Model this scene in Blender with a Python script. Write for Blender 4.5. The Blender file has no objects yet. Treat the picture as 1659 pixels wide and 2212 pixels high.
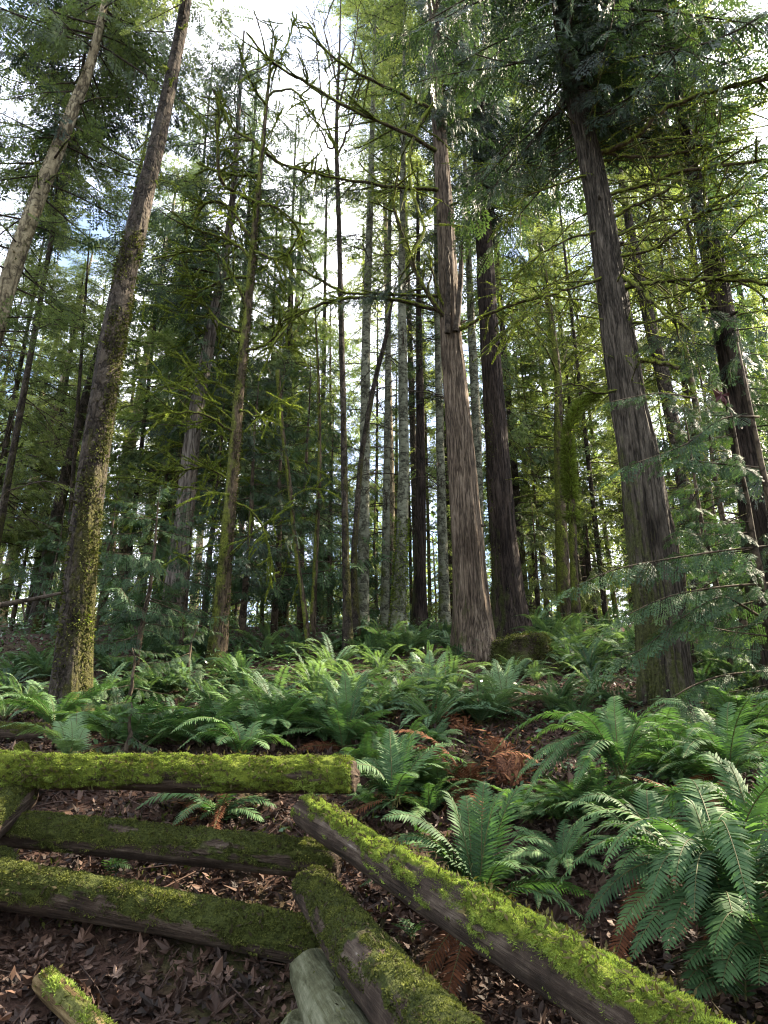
import bpy, math, random
import numpy as np
from mathutils import Vector, Matrix

R = np.random.RandomState(7)
random.seed(7)
SC = bpy.context.scene
COL = SC.collection

# ------------------------------------------------------------------ camera
PITCH = math.radians(19.5)
F, CX, CY = 1493.0, 829.5, 1106.0
cP, sP = math.cos(PITCH), math.sin(PITCH)
cam_d = bpy.data.cameras.new('camera')
cam = bpy.data.objects.new('camera', cam_d)
COL.objects.link(cam)
cam.location = (0, 0, 0)
cam.rotation_euler = (math.radians(90) + PITCH, 0, 0)
cam_d.sensor_fit = 'VERTICAL'
cam_d.sensor_height = 36.0
cam_d.lens = 36.0 * F / 2212.0
cam_d.clip_start = 0.05
cam_d.clip_end = 2000
SC.camera = cam


def ray(px, py):
    xc = (px - CX) / F
    yc = -(py - CY) / F
    return np.array([xc, cP - yc * sP, sP + yc * cP])


def PY(px, py, Y):
    r = ray(px, py)
    return r * (Y / r[1])


def PC(px, py, c):
    return ray(px, py) * c


def px_rad(px, py, w, Y):
    return 0.5 * w * (Y / ray(px, py)[1]) / F


# ------------------------------------------------------------------ noise
def _hash(i, j, k, s):
    h = (i * 374761393 + j * 668265263 + k * 2147483647 + s * 1274126177) & 0xFFFFFFFF
    h = ((h ^ (h >> 13)) * 1274126177) & 0xFFFFFFFF
    return ((h ^ (h >> 16)) & 0xFFFF) / 65535.0


def noise3(p, seed=0):
    p = np.asarray(p, float)
    f = np.floor(p)
    i = f.astype(np.int64)
    t = p - f
    t = t * t * (3 - 2 * t)
    out = 0
    for dx in (0, 1):
        wx = t[..., 0] if dx else 1 - t[..., 0]
        for dy in (0, 1):
            wy = t[..., 1] if dy else 1 - t[..., 1]
            for dz in (0, 1):
                wz = t[..., 2] if dz else 1 - t[..., 2]
                out = out + wx * wy * wz * _hash(i[..., 0] + dx, i[..., 1] + dy, i[..., 2] + dz, seed)
    return out * 2 - 1


def fbm(p, seed=0, octv=3):
    p = np.asarray(p, float)
    a, s, o = 1.0, 0.0, 0.0
    for n in range(octv):
        o = o + a * noise3(p * (2.03 ** n), seed + n)
        s += a
        a *= 0.5
    return o / s


def sstep(a, b, x):
    t = np.clip((x - a) / (b - a), 0, 1)
    return t * t * (3 - 2 * t)


# ------------------------------------------------------------------ ground
GY = [-300, -5, 0, 2, 3, 3.6, 4.5, 5.5, 6.5, 8, 10, 12, 14, 20, 25, 30, 40, 60, 120, 300]
GZ = [-3, -1.8, -1.62, -1.42, -1.26, -1.12, -0.74, -0.36, 0.0, 0.37, 0.98, 1.55, 2.2, 3.6, 4.45, 5.1, 5.9, 6.8, 8.5, 12]


def gz(x, y):
    x = np.asarray(x, float)
    y = np.asarray(y, float)
    z = np.interp(y, GY, GZ)
    b = sstep(0.4, 1.6, x) * sstep(1.2, 2.6, y) * (1 - sstep(4.0, 6.5, y))
    z = z + 0.30 * b
    p = np.stack([x * 0.45, y * 0.45, 0 * x], -1)
    z = z + 0.13 * fbm(p, 3, 3) * sstep(2, 6, y)
    p = np.stack([x * 2.4, y * 2.4, 0 * x + 5], -1)
    z = z + 0.035 * fbm(p, 9, 3)
    return z


def ground_hit(px, py, y0=1.5, y1=60):
    r = ray(px, py)
    for ya, yb in ((y0, 8.0), (8.0, 20.0), (20.0, y1)):
        Y = np.arange(ya, yb, 0.02)
        q = r[None] * (Y / r[1])[:, None]
        hit = np.nonzero(q[:, 2] <= gz(q[:, 0], q[:, 1]))[0]
        if len(hit):
            return q[hit[0]]
    return r * (26 / r[1])


# ------------------------------------------------------------------ mesh accumulator (all quads)
class MB:
    def __init__(s):
        s.v, s.f, s.m, s.a, s.n, s.sm = [], [], [], [], 0, []

    def add(s, v, f, var=0.5, mat=0, smooth=True):
        v = np.asarray(v, np.float32).reshape(-1, 3)
        f = np.asarray(f, np.int64).reshape(-1, 4)
        s.v.append(v)
        s.f.append(f + s.n)
        s.m.append(np.full(len(f), mat, np.int32))
        s.sm.append(np.full(len(f), smooth, bool))
        s.a.append(np.broadcast_to(np.asarray(var, np.float32), (len(v),)).copy())
        s.n += len(v)

    def leaves(s, q, var, mat=0):
        """q (n,4,3) rhombs, var (n,)"""
        n = len(q)
        if n == 0:
            return
        s.add(q.reshape(-1, 3), np.arange(n * 4).reshape(n, 4), np.repeat(np.asarray(var), 4), mat, False)

    def build(s, name, mats, parent=None):
        v = np.concatenate(s.v)
        f = np.concatenate(s.f)
        if parent is not None:
            v = v - np.array(parent_origin(parent), np.float32)
        me = bpy.data.meshes.new(name)
        me.vertices.add(len(v))
        me.vertices.foreach_set('co', v.astype(np.float32).ravel())
        me.loops.add(len(f) * 4)
        me.loops.foreach_set('vertex_index', f.astype(np.int32).ravel())
        me.polygons.add(len(f))
        me.polygons.foreach_set('loop_start', np.arange(0, len(f) * 4, 4, dtype=np.int32))
        me.polygons.foreach_set('material_index', np.concatenate(s.m))
        me.polygons.foreach_set('use_smooth', np.concatenate(s.sm))
        at = me.attributes.new('var', 'FLOAT', 'POINT')
        at.data.foreach_set('value', np.concatenate(s.a))
        me.update(calc_edges=True)
        for m in (mats if isinstance(mats, (list, tuple)) else [mats]):
            me.materials.append(m)
        o = bpy.data.objects.new(name, me)
        COL.objects.link(o)
        if parent is not None:
            o.parent = parent
        if name in ('moss', 'bark_flakes'):
            o['kind'] = 'stuff'
        return o


def parent_origin(p):
    o = np.zeros(3)
    while p is not None:
        o = o + np.array(p.location)
        p = p.parent
    return o


def tag(o, label=None, cat=None, group=None, kind=None):
    if label:
        o['label'] = label
    if cat:
        o['category'] = cat
    if group:
        o['group'] = group
    if kind:
        o['kind'] = kind
    return o


def thing(name, label, cat, loc=(0, 0, 0), group=None):
    o = bpy.data.objects.new(name, None)
    COL.objects.link(o)
    o.empty_display_size = 0.2
    o.location = tuple(float(c) for c in loc)
    return tag(o, label, cat, group)


def copy_tree(o, loc, rotz=0.0, sc=1.0, label=None, group=None, tilt=(0, 0)):
    c = o.copy()
    COL.objects.link(c)
    c.location = tuple(float(q) for q in loc)
    c.rotation_euler = (tilt[0], tilt[1], rotz)
    c.scale = (sc, sc, sc)
    if label:
        c['label'] = label
    if group:
        c['group'] = group
    for ch in o.children:
        d = ch.copy()
        COL.objects.link(d)
        d.parent = c
        for g in ch.children:
            e = g.copy()
            COL.objects.link(e)
            e.parent = d
    return c


# ------------------------------------------------------------------ geometry helpers
def unit(a):
    a = np.asarray(a, float)
    return a / np.maximum(np.linalg.norm(a, axis=-1, keepdims=True), 1e-9)


def spline(P, n):
    """Catmull-Rom through P (k,d) resampled to n"""
    P = np.asarray(P, float)
    k = len(P)
    if k == 2:
        t = np.linspace(0, 1, n)[:, None]
        return P[0] * (1 - t) + P[1] * t
    Q = np.vstack([2 * P[0] - P[1], P, 2 * P[-1] - P[-2]])
    d = np.r_[0, np.cumsum(np.linalg.norm(np.diff(P[:, :3], axis=0), axis=1))]
    u = np.interp(np.linspace(0, d[-1], n), d, np.arange(k))
    i = np.clip(u.astype(int), 0, k - 2)
    t = (u - i)[:, None]
    a, b, c, e = Q[i], Q[i + 1], Q[i + 2], Q[i + 3]
    return 0.5 * ((2 * b) + (c - a) * t + (2 * a - 5 * b + 4 * c - e) * t ** 2 + (3 * b - a - 3 * c + e) * t ** 3)


def frames(P):
    P = np.asarray(P, float)
    T = unit(np.gradient(P, axis=0))
    N = np.zeros_like(T)
    ref = np.array([1.0, 0, 0]) if abs(T[0][0]) < 0.8 else np.array([0, 0, 1.0])
    n = unit(ref - T[0] * ref.dot(T[0]))
    for i in range(len(T)):
        n = unit(n - T[i] * n.dot(T[i]))
        N[i] = n
    return T, N, np.cross(T, N)


def tube(P, rad, segs=8, dispf=None, caps=True):
    P = np.asarray(P, float)
    n = len(P)
    rad = np.broadcast_to(np.asarray(rad, float), (n,))
    T, N, B = frames(P)
    th = np.linspace(0, 2 * math.pi, segs, endpoint=False)
    D = N[:, None] * np.cos(th)[None, :, None] + B[:, None] * np.sin(th)[None, :, None]
    rr = np.repeat(rad[:, None], segs, 1)
    if dispf is not None:
        rr = rr * dispf(P, th, D)
    V = P[:, None] + D * rr[..., None]
    i = np.arange(n - 1)[:, None] * segs
    j = np.arange(segs)[None]
    j2 = (j + 1) % segs
    Fq = np.stack([i + j, i + j2, i + segs + j2, i + segs + j], -1).reshape(-1, 4)
    V = V.reshape(-1, 3)
    if caps:
        # caps: quads folding a ring onto the centre
        c0, c1 = len(V), len(V) + 1
        V = np.vstack([V, P[0], P[-1]])
        ex = []
        for k in range(0, segs - 1, 2):
            ex.append([c0, (k + 2) % segs, k + 1, k])
            o = (n - 1) * segs
            ex.append([c1, o + k, o + k + 1, o + (k + 2) % segs])
        Fq = np.vstack([Fq, ex])
    return V, Fq


def rhombs(B, D, L, W, N, bend=0.0):
    """leaf quads: base B, direction D, length L, width W, normal N"""
    B, D, N = np.asarray(B), unit(D), np.asarray(N)
    S = unit(np.cross(N, D))
    L = np.asarray(L).reshape(-1, 1)
    W = np.asarray(W).reshape(-1, 1)
    m = B + D * L * 0.42
    return np.stack([B, m + S * W * 0.5, B + D * L, m - S * W * 0.5], 1)


# ------------------------------------------------------------------ materials
def new_mat(name):
    m = bpy.data.materials.new(name)
    m.use_nodes = True
    nt = m.node_tree
    nt.nodes.clear()
    return m, nt, nt.nodes, nt.links


def ramp(nt, fac, stops):
    r = nt.nodes.new('ShaderNodeValToRGB')
    e = r.color_ramp.elements
    while len(e) < len(stops):
        e.new(0.5)
    for k, (p, c) in enumerate(stops):
        e[k].position = p
        e[k].color = (*c, 1)
    nt.links.new(fac, r.inputs[0])
    return r.outputs[0]


def tex_noise(nt, vec, scale, detail=4, rough=0.6):
    n = nt.nodes.new('ShaderNodeTexNoise')
    n.inputs['Scale'].default_value = scale
    n.inputs['Detail'].default_value = detail
    n.inputs['Roughness'].default_value = rough
    if vec is not None:
        nt.links.new(vec, n.inputs['Vector'])
    return n.outputs['Fac']


def mapping(nt, sc, coord='Object'):
    t = nt.nodes.new('ShaderNodeTexCoord')
    m = nt.nodes.new('ShaderNodeMapping')
    m.inputs['Scale'].default_value = sc
    nt.links.new(t.outputs[coord], m.inputs[0])
    return m.outputs[0]


def mix_rgb(nt, fac, a, b, mode='MIX'):
    m = nt.nodes.new('ShaderNodeMix')
    m.data_type = 'RGBA'
    m.blend_type = mode
    for sock, val in ((m.inputs['Factor'], fac), (m.inputs[6], a), (m.inputs[7], b)):
        if isinstance(val, (int, float)):
            sock.default_value = val
        elif isinstance(val, tuple):
            sock.default_value = (*val, 1)
        else:
            nt.links.new(val, sock)
    return m.outputs[2]


def math_n(nt, op, a, b=None, clamp=False):
    m = nt.nodes.new('ShaderNodeMath')
    m.operation = op
    m.use_clamp = clamp
    for sock, val in zip(m.inputs, (a, b)):
        if val is None:
            continue
        if isinstance(val, (int, float)):
            sock.default_value = val
        else:
            nt.links.new(val, sock)
    return m.outputs[0]


def attr(nt, name='var'):
    a = nt.nodes.new('ShaderNodeAttribute')
    a.attribute_name = name
    return a.outputs['Fac']


def bump(nt, h, strength, dist):
    b = nt.nodes.new('ShaderNodeBump')
    b.inputs['Strength'].default_value = strength
    b.inputs['Distance'].default_value = dist
    nt.links.new(h, b.inputs['Height'])
    return b.outputs[0]


def principled(nt, col, rough=0.8, nrm=None, spec=0.3):
    p = nt.nodes.new('ShaderNodeBsdfPrincipled')
    p.inputs['Specular IOR Level'].default_value = spec
    if isinstance(rough, (int, float)):
        p.inputs['Roughness'].default_value = rough
    else:
        nt.links.new(rough, p.inputs['Roughness'])
    if isinstance(col, tuple):
        p.inputs['Base Color'].default_value = (*col, 1)
    else:
        nt.links.new(col, p.inputs['Base Color'])
    if nrm is not None:
        nt.links.new(nrm, p.inputs['Normal'])
    return p


def out(nt, sh):
    o = nt.nodes.new('ShaderNodeOutputMaterial')
    nt.links.new(sh, o.inputs['Surface'])


def mat_leaf(name, stops, trans=0.35, rough=0.5, spec=0.35, tcol=(1.5, 1.7, 0.7), nz=0.6):
    m, nt, N, L = new_mat(name)
    v = attr(nt)
    t = nt.nodes.new('ShaderNodeNewGeometry')
    n = tex_noise(nt, t.outputs['Position'], nz, 2)
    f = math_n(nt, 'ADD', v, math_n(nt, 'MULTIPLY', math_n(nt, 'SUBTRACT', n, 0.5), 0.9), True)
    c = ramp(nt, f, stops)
    p = principled(nt, c, rough, None, spec)
    if trans > 0:
        tb = nt.nodes.new('ShaderNodeBsdfTranslucent')
        L.new(mix_rgb(nt, 1.0, c, tcol, 'MULTIPLY'), tb.inputs[0])
        mx = nt.nodes.new('ShaderNodeMixShader')
        mx.inputs[0].default_value = trans
        L.new(p.outputs[0], mx.inputs[1])
        L.new(tb.outputs[0], mx.inputs[2])
        out(nt, mx.outputs[0])
    else:
        out(nt, p.outputs[0])
    return m


def mat_bark(name, stops, vs=(14, 14, 1.4), moss=0.0, mosscol=((0.03, 0.045, 0.01), (0.12, 0.14, 0.025)),
             bstr=0.9, bdist=0.03, spots=None, moss_dir=(-0.7, -0.5, 0.2), mlow=0.0):
    m, nt, N, L = new_mat(name)
    vec = mapping(nt, vs)
    n1 = tex_noise(nt, vec, 1.0, 6, 0.7)
    vec2 = mapping(nt, (3, 3, 1.2))
    n2 = tex_noise(nt, vec2, 1.0, 4, 0.6)
    nf = tex_noise(nt, mapping(nt, tuple(q_ * 2.7 for q_ in vs)), 1.0, 4, 0.7)
    h = math_n(nt, 'ADD', math_n(nt, 'MULTIPLY', n1, 0.45), math_n(nt, 'ADD', math_n(nt, 'MULTIPLY', nf, 0.35), math_n(nt, 'MULTIPLY', n2, 0.2)))
    h = math_n(nt, 'ADD', math_n(nt, 'MULTIPLY', math_n(nt, 'SUBTRACT', h, 0.5), 1.75), 0.5)
    c = ramp(nt, h, stops)
    nk = tex_noise(nt, mapping(nt, (vs[0] * .7, vs[1] * .7, vs[2] * .45)), 1.0, 3, 0.6)
    kr = math_n(nt, 'MULTIPLY', math_n(nt, 'ABSOLUTE', math_n(nt, 'SUBTRACT', nk, 0.5)), 14.0, True)
    c = mix_rgb(nt, 1.0, c, ramp(nt, kr, [(0.0, (0.30, 0.28, 0.27)), (0.7, (1.08, 1.07, 1.06))]), 'MULTIPLY')
    h = math_n(nt, 'ADD', h, math_n(nt, 'MULTIPLY', kr, 0.5))
    nb = tex_noise(nt, mapping(nt, (1.1, 1.1, 0.7)), 1.0, 5, 0.65)
    c = mix_rgb(nt, 1.0, c, ramp(nt, nb, [(0.3, (0.55, 0.52, 0.50)), (0.55, (1, 1, 1)), (0.75, (1.25, 1.22, 1.18))]), 'MULTIPLY')
    if spots is not None:
        vs_ = mapping(nt, (4, 4, 9))
        s = tex_noise(nt, vs_, 1.3, 3, 0.7)
        sm = math_n(nt, 'MULTIPLY', math_n(nt, 'SUBTRACT', s, 0.57), 9.0, True)
        c = mix_rgb(nt, sm, c, spots)
    hh = h
    if moss > 0:
        g = nt.nodes.new('ShaderNodeNewGeometry')
        vd = nt.nodes.new('ShaderNodeVectorMath')
        vd.operation = 'DOT_PRODUCT'
        L.new(g.outputs['Normal'], vd.inputs[0])
        vd.inputs[1].default_value = moss_dir
        v3 = mapping(nt, (4.2, 4.2, 2.4))
        mn = tex_noise(nt, v3, 1.0, 5, 0.7)
        a = math_n(nt, 'ADD', math_n(nt, 'MULTIPLY', vd.outputs['Value'], 0.22), mn)
        a = math_n(nt, 'ADD', a, moss - 1.05)
        if mlow:
            tc = nt.nodes.new('ShaderNodeTexCoord')
            sx = nt.nodes.new('ShaderNodeSeparateXYZ')
            L.new(tc.outputs['Object'], sx.inputs[0])
            lo = math_n(nt, 'MULTIPLY', math_n(nt, 'SUBTRACT', 1.0, math_n(nt, 'MULTIPLY', sx.outputs[2], mlow)), 0.3)
            lo = math_n(nt, 'MAXIMUM', lo, -0.12)
            a = math_n(nt, 'ADD', a, lo)
        a = math_n(nt, 'MULTIPLY', a, 7.0, True)
        fine = tex_noise(nt, mapping(nt, (30, 30, 30)), 1.0, 3, 0.7)
        mc = ramp(nt, fine, [(0.3, mosscol[0]), (0.75, mosscol[1])])
        c = mix_rgb(nt, a, c, mc)
        hh = math_n(nt, 'ADD', h, math_n(nt, 'MULTIPLY', a, math_n(nt, 'MULTIPLY', fine, 0.6)))
    b = bump(nt, hh, bstr, bdist)
    out(nt, principled(nt, c, 0.9, b, 0.15).outputs[0])
    return m


MAT = {}
MAT['cedar'] = mat_bark('cedar_bark', [(0.22, (0.020, 0.015, 0.011)), (0.5, (0.115, 0.089, 0.066)), (0.72, (0.235, 0.190, 0.146)), (0.9, (0.34, 0.29, 0.235))],
                        (20, 20, 2.3), 0.14, moss_dir=(-0.9, -0.2, 0), mosscol=((0.02, 0.024, 0.008), (0.085, 0.09, 0.025)), mlow=0.35, bdist=0.05)
MAT['cedar_dark'] = mat_bark('dark_cedar_bark', [(0.25, (0.008, 0.006, 0.005)), (0.5, (0.036, 0.027, 0.022)), (0.78, (0.088, 0.068, 0.056))],
                             (18, 18, 2.2), 0.24, moss_dir=(-1, -0.1, 0), mosscol=((0.018, 0.022, 0.008), (0.065, 0.072, 0.022)), mlow=0.3, bdist=0.05)
MAT['cedar_grey'] = mat_bark('grey_cedar_bark', [(0.25, (0.009, 0.0075, 0.006)), (0.5, (0.054, 0.046, 0.036)), (0.75, (0.128, 0.110, 0.090)), (0.9, (0.20, 0.178, 0.148))],
                             (16, 16, 2.4), 0.26, moss_dir=(-1, -0.2, 0), mosscol=((0.022, 0.026, 0.010), (0.085, 0.088, 0.030)), mlow=0.25, bdist=0.05)
MAT['fir'] = mat_bark('fir_bark', [(0.25, (0.008, 0.0065, 0.005)), (0.5, (0.038, 0.031, 0.024)), (0.70, (0.086, 0.072, 0.056)), (0.88, (0.18, 0.16, 0.13))],
                      (9, 9, 6.5), 0.25, moss_dir=(0.75, -0.3, 0.1), mosscol=((0.012, 0.013, 0.005), (0.070, 0.066, 0.016)), mlow=0.10, spots=(0.022, 0.022, 0.012), bdist=0.05)
MAT['pale'] = mat_bark('pale_bark', [(0.25, (0.065, 0.055, 0.035)), (0.5, (0.20, 0.172, 0.112)), (0.75, (0.34, 0.30, 0.20))],
                       (6, 6, 3.5), 0.20, spots=(0.035, 0.028, 0.02), bdist=0.04)  # pale bark, its colour warmed and brightened in place of sun on it
MAT['alder'] = mat_bark('alder_bark', [(0.25, (0.050, 0.054, 0.036)), (0.5, (0.135, 0.143, 0.102)), (0.75, (0.235, 0.242, 0.185))],
                        (4, 4, 7), 0.22, spots=(0.025, 0.025, 0.018), moss_dir=(-0.5, -0.5, 0), mlow=0.28, bdist=0.02)
MAT['grey_snag'] = mat_bark('weathered_wood', [(0.25, (0.03, 0.025, 0.02)), (0.5, (0.12, 0.105, 0.09)), (0.75, (0.23, 0.21, 0.185))],
                            (16, 16, 1.6), 0.08)
MAT['mossy'] = mat_bark('mossy_bark', [(0.3, (0.02, 0.016, 0.010)), (0.6, (0.085, 0.065, 0.042)), (0.8, (0.15, 0.12, 0.08))],
                        (10, 10, 4), 0.50, mosscol=((0.03, 0.04, 0.008), (0.17, 0.19, 0.03)))
MAT['twig'] = mat_bark('twig_bark', [(0.3, (0.025, 0.02, 0.014)), (0.7, (0.11, 0.085, 0.06))], (6, 6, 6), 0.35,
                       mosscol=((0.04, 0.055, 0.012), (0.14, 0.16, 0.03)), moss_dir=(0, 0, 0.8), bdist=0.01)
MAT['dark_twig'] = mat_bark('dark_twig_bark', [(0.3, (0.02, 0.016, 0.013)), (0.7, (0.08, 0.065, 0.05))], (6, 6, 6), 0.15,
                            mosscol=((0.03, 0.045, 0.012), (0.10, 0.12, 0.03)), moss_dir=(0, 0, 0.8), bdist=0.01)
MAT['limb'] = mat_bark('mossy_limb', [(0.3, (0.02, 0.016, 0.011)), (0.7, (0.09, 0.07, 0.05))], (8, 8, 8), 0.64,
                       mosscol=((0.045, 0.06, 0.01), (0.21, 0.24, 0.03)), moss_dir=(0, -0.1, 0.9), bdist=0.02)
MAT['rot'] = mat_bark('rotten_wood', [(0.25, (0.03, 0.012, 0.007)), (0.5, (0.11, 0.048, 0.026)), (0.75, (0.25, 0.12, 0.065))], (18, 18, 5), 0.30, moss_dir=(0, -.2, .6))

MAT['fern'] = mat_leaf('fern_green', [(0.0, (0.022, 0.048, 0.020)), (0.5, (0.052, 0.106, 0.040)), (1.0, (0.11, 0.185, 0.068))], 0.28, 0.66, 0.2, (1.3, 1.5, 0.7))
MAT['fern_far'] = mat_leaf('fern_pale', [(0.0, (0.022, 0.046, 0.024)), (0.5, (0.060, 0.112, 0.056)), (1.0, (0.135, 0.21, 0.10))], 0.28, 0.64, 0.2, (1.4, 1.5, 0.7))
MAT['fern_dead'] = mat_leaf('fern_dead', [(0.0, (0.05, 0.020, 0.010)), (0.5, (0.14, 0.056, 0.028)), (1.0, (0.30, 0.145, 0.07))], 0.15, 0.8, 0.1, (1, 1, 1))
MAT['fern_stem'] = mat_leaf('fern_stem', [(0.0, (0.05, 0.04, 0.015)), (1.0, (0.09, 0.10, 0.03))], 0.0, 0.6, 0.2)
MAT['cedar_leaf'] = mat_leaf('cedar_foliage', [(0.0, (0.009, 0.019, 0.012)), (0.5, (0.024, 0.046, 0.026)), (1.0, (0.066, 0.102, 0.046))], 0.30, 0.5, 0.4, (1.7, 1.8, 0.7))
MAT['cedar_lit'] = mat_leaf('sunlit_cedar_foliage', [(0.0, (0.034, 0.060, 0.030)), (0.5, (0.092, 0.138, 0.062)), (1.0, (0.19, 0.245, 0.105))], 0.50, 0.5, 0.35, (1.7, 1.75, 0.8))  # lighter copy of the cedar foliage, backlit glow put into its colour
MAT['cedar_teal'] = mat_leaf('young_cedar_foliage', [(0.0, (0.016, 0.034, 0.017)), (0.5, (0.038, 0.074, 0.034)), (1.0, (0.090, 0.140, 0.056))], 0.25, 0.65, 0.25, (1.4, 1.6, 0.7))
MAT['fir_leaf'] = mat_leaf('fir_foliage', [(0.0, (0.030, 0.048, 0.022)), (0.5, (0.086, 0.118, 0.052)), (1.0, (0.19, 0.225, 0.095))], 0.48, 0.55, 0.3, (1.7, 1.75, 0.8))
MAT['maple_leaf'] = mat_leaf('bright_foliage', [(0.0, (0.05, 0.08, 0.015)), (0.5, (0.12, 0.16, 0.03)), (1.0, (0.22, 0.26, 0.05))], 0.4, 0.55, 0.3, (1.6, 1.6, 0.6))
MAT['moss'] = mat_leaf('bright_moss', [(0.0, (0.040, 0.034, 0.014)), (0.2, (0.058, 0.066, 0.016)), (0.5, (0.122, 0.165, 0.030)), (1.0, (0.255, 0.325, 0.075))], 0.25, 0.8, 0.1, (1.3, 1.4, 0.6), 7.0)
MAT['moss_dull'] = mat_leaf('olive_moss', [(0.0, (0.024, 0.020, 0.010)), (0.25, (0.032, 0.035, 0.011)), (0.5, (0.056, 0.066, 0.017)), (1.0, (0.13, 0.14, 0.035))], 0.2, 0.85, 0.1, (1.2, 1.3, 0.7), 6.0)
MAT['moss_gold'] = mat_leaf('hanging_moss', [(0.0, (0.034, 0.046, 0.012)), (0.5, (0.105, 0.140, 0.028)), (1.0, (0.25, 0.30, 0.06))], 0.35, 0.8, 0.1, (1.4, 1.5, 0.6), 3.0)
MAT['shrub'] = mat_leaf('undergrowth_leaf', [(0.0, (0.020, 0.050, 0.018)), (0.5, (0.045, 0.10, 0.035)), (1.0, (0.10, 0.17, 0.06))], 0.2, 0.4, 0.5, (1.4, 1.5, 0.7))
MAT['litter'] = mat_leaf('leaf_litter', [(0.0, (0.014, 0.009, 0.007)), (0.4, (0.046, 0.026, 0.018)), (0.75, (0.100, 0.058, 0.040)), (1.0, (0.19, 0.135, 0.105))], 0.06, 0.65, 0.25, (1, 0.9, 0.8), 5.0)


def mat_soil():
    m, nt, N, L = new_mat('forest_soil')
    t = nt.nodes.new('ShaderNodeNewGeometry')
    pos = t.outputs['Position']
    n1 = tex_noise(nt, pos, 9.0, 8, 0.7)
    n2 = tex_noise(nt, pos, 45.0, 4, 0.7)
    n3 = tex_noise(nt, pos, 0.9, 4, 0.6)
    h = math_n(nt, 'ADD', math_n(nt, 'MULTIPLY', n1, 0.6), math_n(nt, 'MULTIPLY', n2, 0.4))
    c = ramp(nt, h, [(0.3, (0.014, 0.009, 0.007)), (0.55, (0.055, 0.032, 0.024)), (0.75, (0.12, 0.072, 0.052))])
    g = ramp(nt, n2, [(0.3, (0.02, 0.03, 0.008)), (0.8, (0.09, 0.11, 0.03))])
    f = math_n(nt, 'MULTIPLY', math_n(nt, 'SUBTRACT', n3, 0.52), 6, True)
    c = mix_rgb(nt, math_n(nt, 'MULTIPLY', f, 0.6), c, g)
    out(nt, principled(nt, c, 0.95, bump(nt, h, 0.8, 0.04), 0.1).outputs[0])
    return m


def mat_log(name, wood, moss):
    """bare log whose attribute 'var' says where moss skin grows"""
    m, nt, N, L = new_mat(name)
    v = attr(nt)
    tc = nt.nodes.new('ShaderNodeTexCoord')
    n1 = tex_noise(nt, mapping(nt, (2.0, 22, 22)), 1.0, 6, 0.65)
    n2 = tex_noise(nt, mapping(nt, (60, 60, 60)), 1.0, 4, 0.7)
    n3 = tex_noise(nt, mapping(nt, (7, 7, 7)), 1.0, 4, 0.7)
    n4 = tex_noise(nt, mapping(nt, (4.0, 70, 70)), 1.0, 5, 0.7)
    h = math_n(nt, 'ADD', math_n(nt, 'MULTIPLY', n1, 0.4), math_n(nt, 'ADD', math_n(nt, 'MULTIPLY', n3, 0.3), math_n(nt, 'MULTIPLY', n4, 0.3)))
    h = math_n(nt, 'ADD', math_n(nt, 'MULTIPLY', math_n(nt, 'SUBTRACT', h, 0.5), 2.1), 0.5)
    c = ramp(nt, h, wood)
    mc = ramp(nt, n2, moss)
    f = math_n(nt, 'ADD', v, math_n(nt, 'MULTIPLY', math_n(nt, 'SUBTRACT', n3, 0.5), 0.8))
    f = math_n(nt, 'MULTIPLY', math_n(nt, 'SUBTRACT', f, 0.42), 3.0, True)
    c = mix_rgb(nt, f, c, mc)
    hh = math_n(nt, 'ADD', h, math_n(nt, 'MULTIPLY', f, n2))
    out(nt, principled(nt, c, 0.9, bump(nt, hh, 1.0, 0.03), 0.12).outputs[0])
    return m


WOOD_D = [(0.25, (0.012, 0.009, 0.007)), (0.5, (0.045, 0.032, 0.024)), (0.72, (0.11, 0.085, 0.065)), (0.8, (0.22, 0.19, 0.16))]
WOOD_P = [(0.25, (0.035, 0.034, 0.018)), (0.5, (0.105, 0.108, 0.062)), (0.75, (0.21, 0.215, 0.145))]
MAT['log_bright'] = mat_log('mossy_log_wood', WOOD_D, [(0.3, (0.05, 0.065, 0.01)), (0.75, (0.20, 0.25, 0.03))])
MAT['log_dull'] = mat_log('damp_log_wood', WOOD_D, [(0.3, (0.016, 0.022, 0.006)), (0.75, (0.085, 0.10, 0.022))])
MAT['log_ochre'] = mat_log('ochre_log_wood', [(0.25, (0.035, 0.022, 0.010)), (0.5, (0.115, 0.080, 0.036)), (0.75, (0.22, 0.165, 0.085))], [(0.3, (0.07, 0.07, 0.02)), (0.75, (0.19, 0.20, 0.06))])
MAT['log_pale'] = mat_log('barkless_log_wood', WOOD_P, [(0.3, (0.07, 0.08, 0.03)), (0.75, (0.17, 0.19, 0.08))])

# ------------------------------------------------------------------ ground sheet
def axis(a, b, c, n_in, n_out, far):
    inner = np.linspace(a, b, n_in)
    k = np.linspace(0, 1, n_out + 1)[1:] ** 2.6
    return np.concatenate([(a - k * far)[::-1], inner, b + k * far])


gx = axis(-6, 6, 0, 150, 60, 155)
gy = axis(1, 14, 0, 170, 60, 155)
XX, YY = np.meshgrid(gx, gy)
VV = np.stack([XX, YY, gz(XX, YY)], -1)
nx = len(gx)
ii, jj = np.meshgrid(np.arange(len(gy) - 1), np.arange(nx - 1), indexing='ij')
q = ii * nx + jj
mb = MB()
mb.add(VV, np.stack([q, q + 1, q + nx + 1, q + nx], -1), 0.5)
g = mb.build('ground', [mat_soil()])
tag(g, kind='structure')

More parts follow.
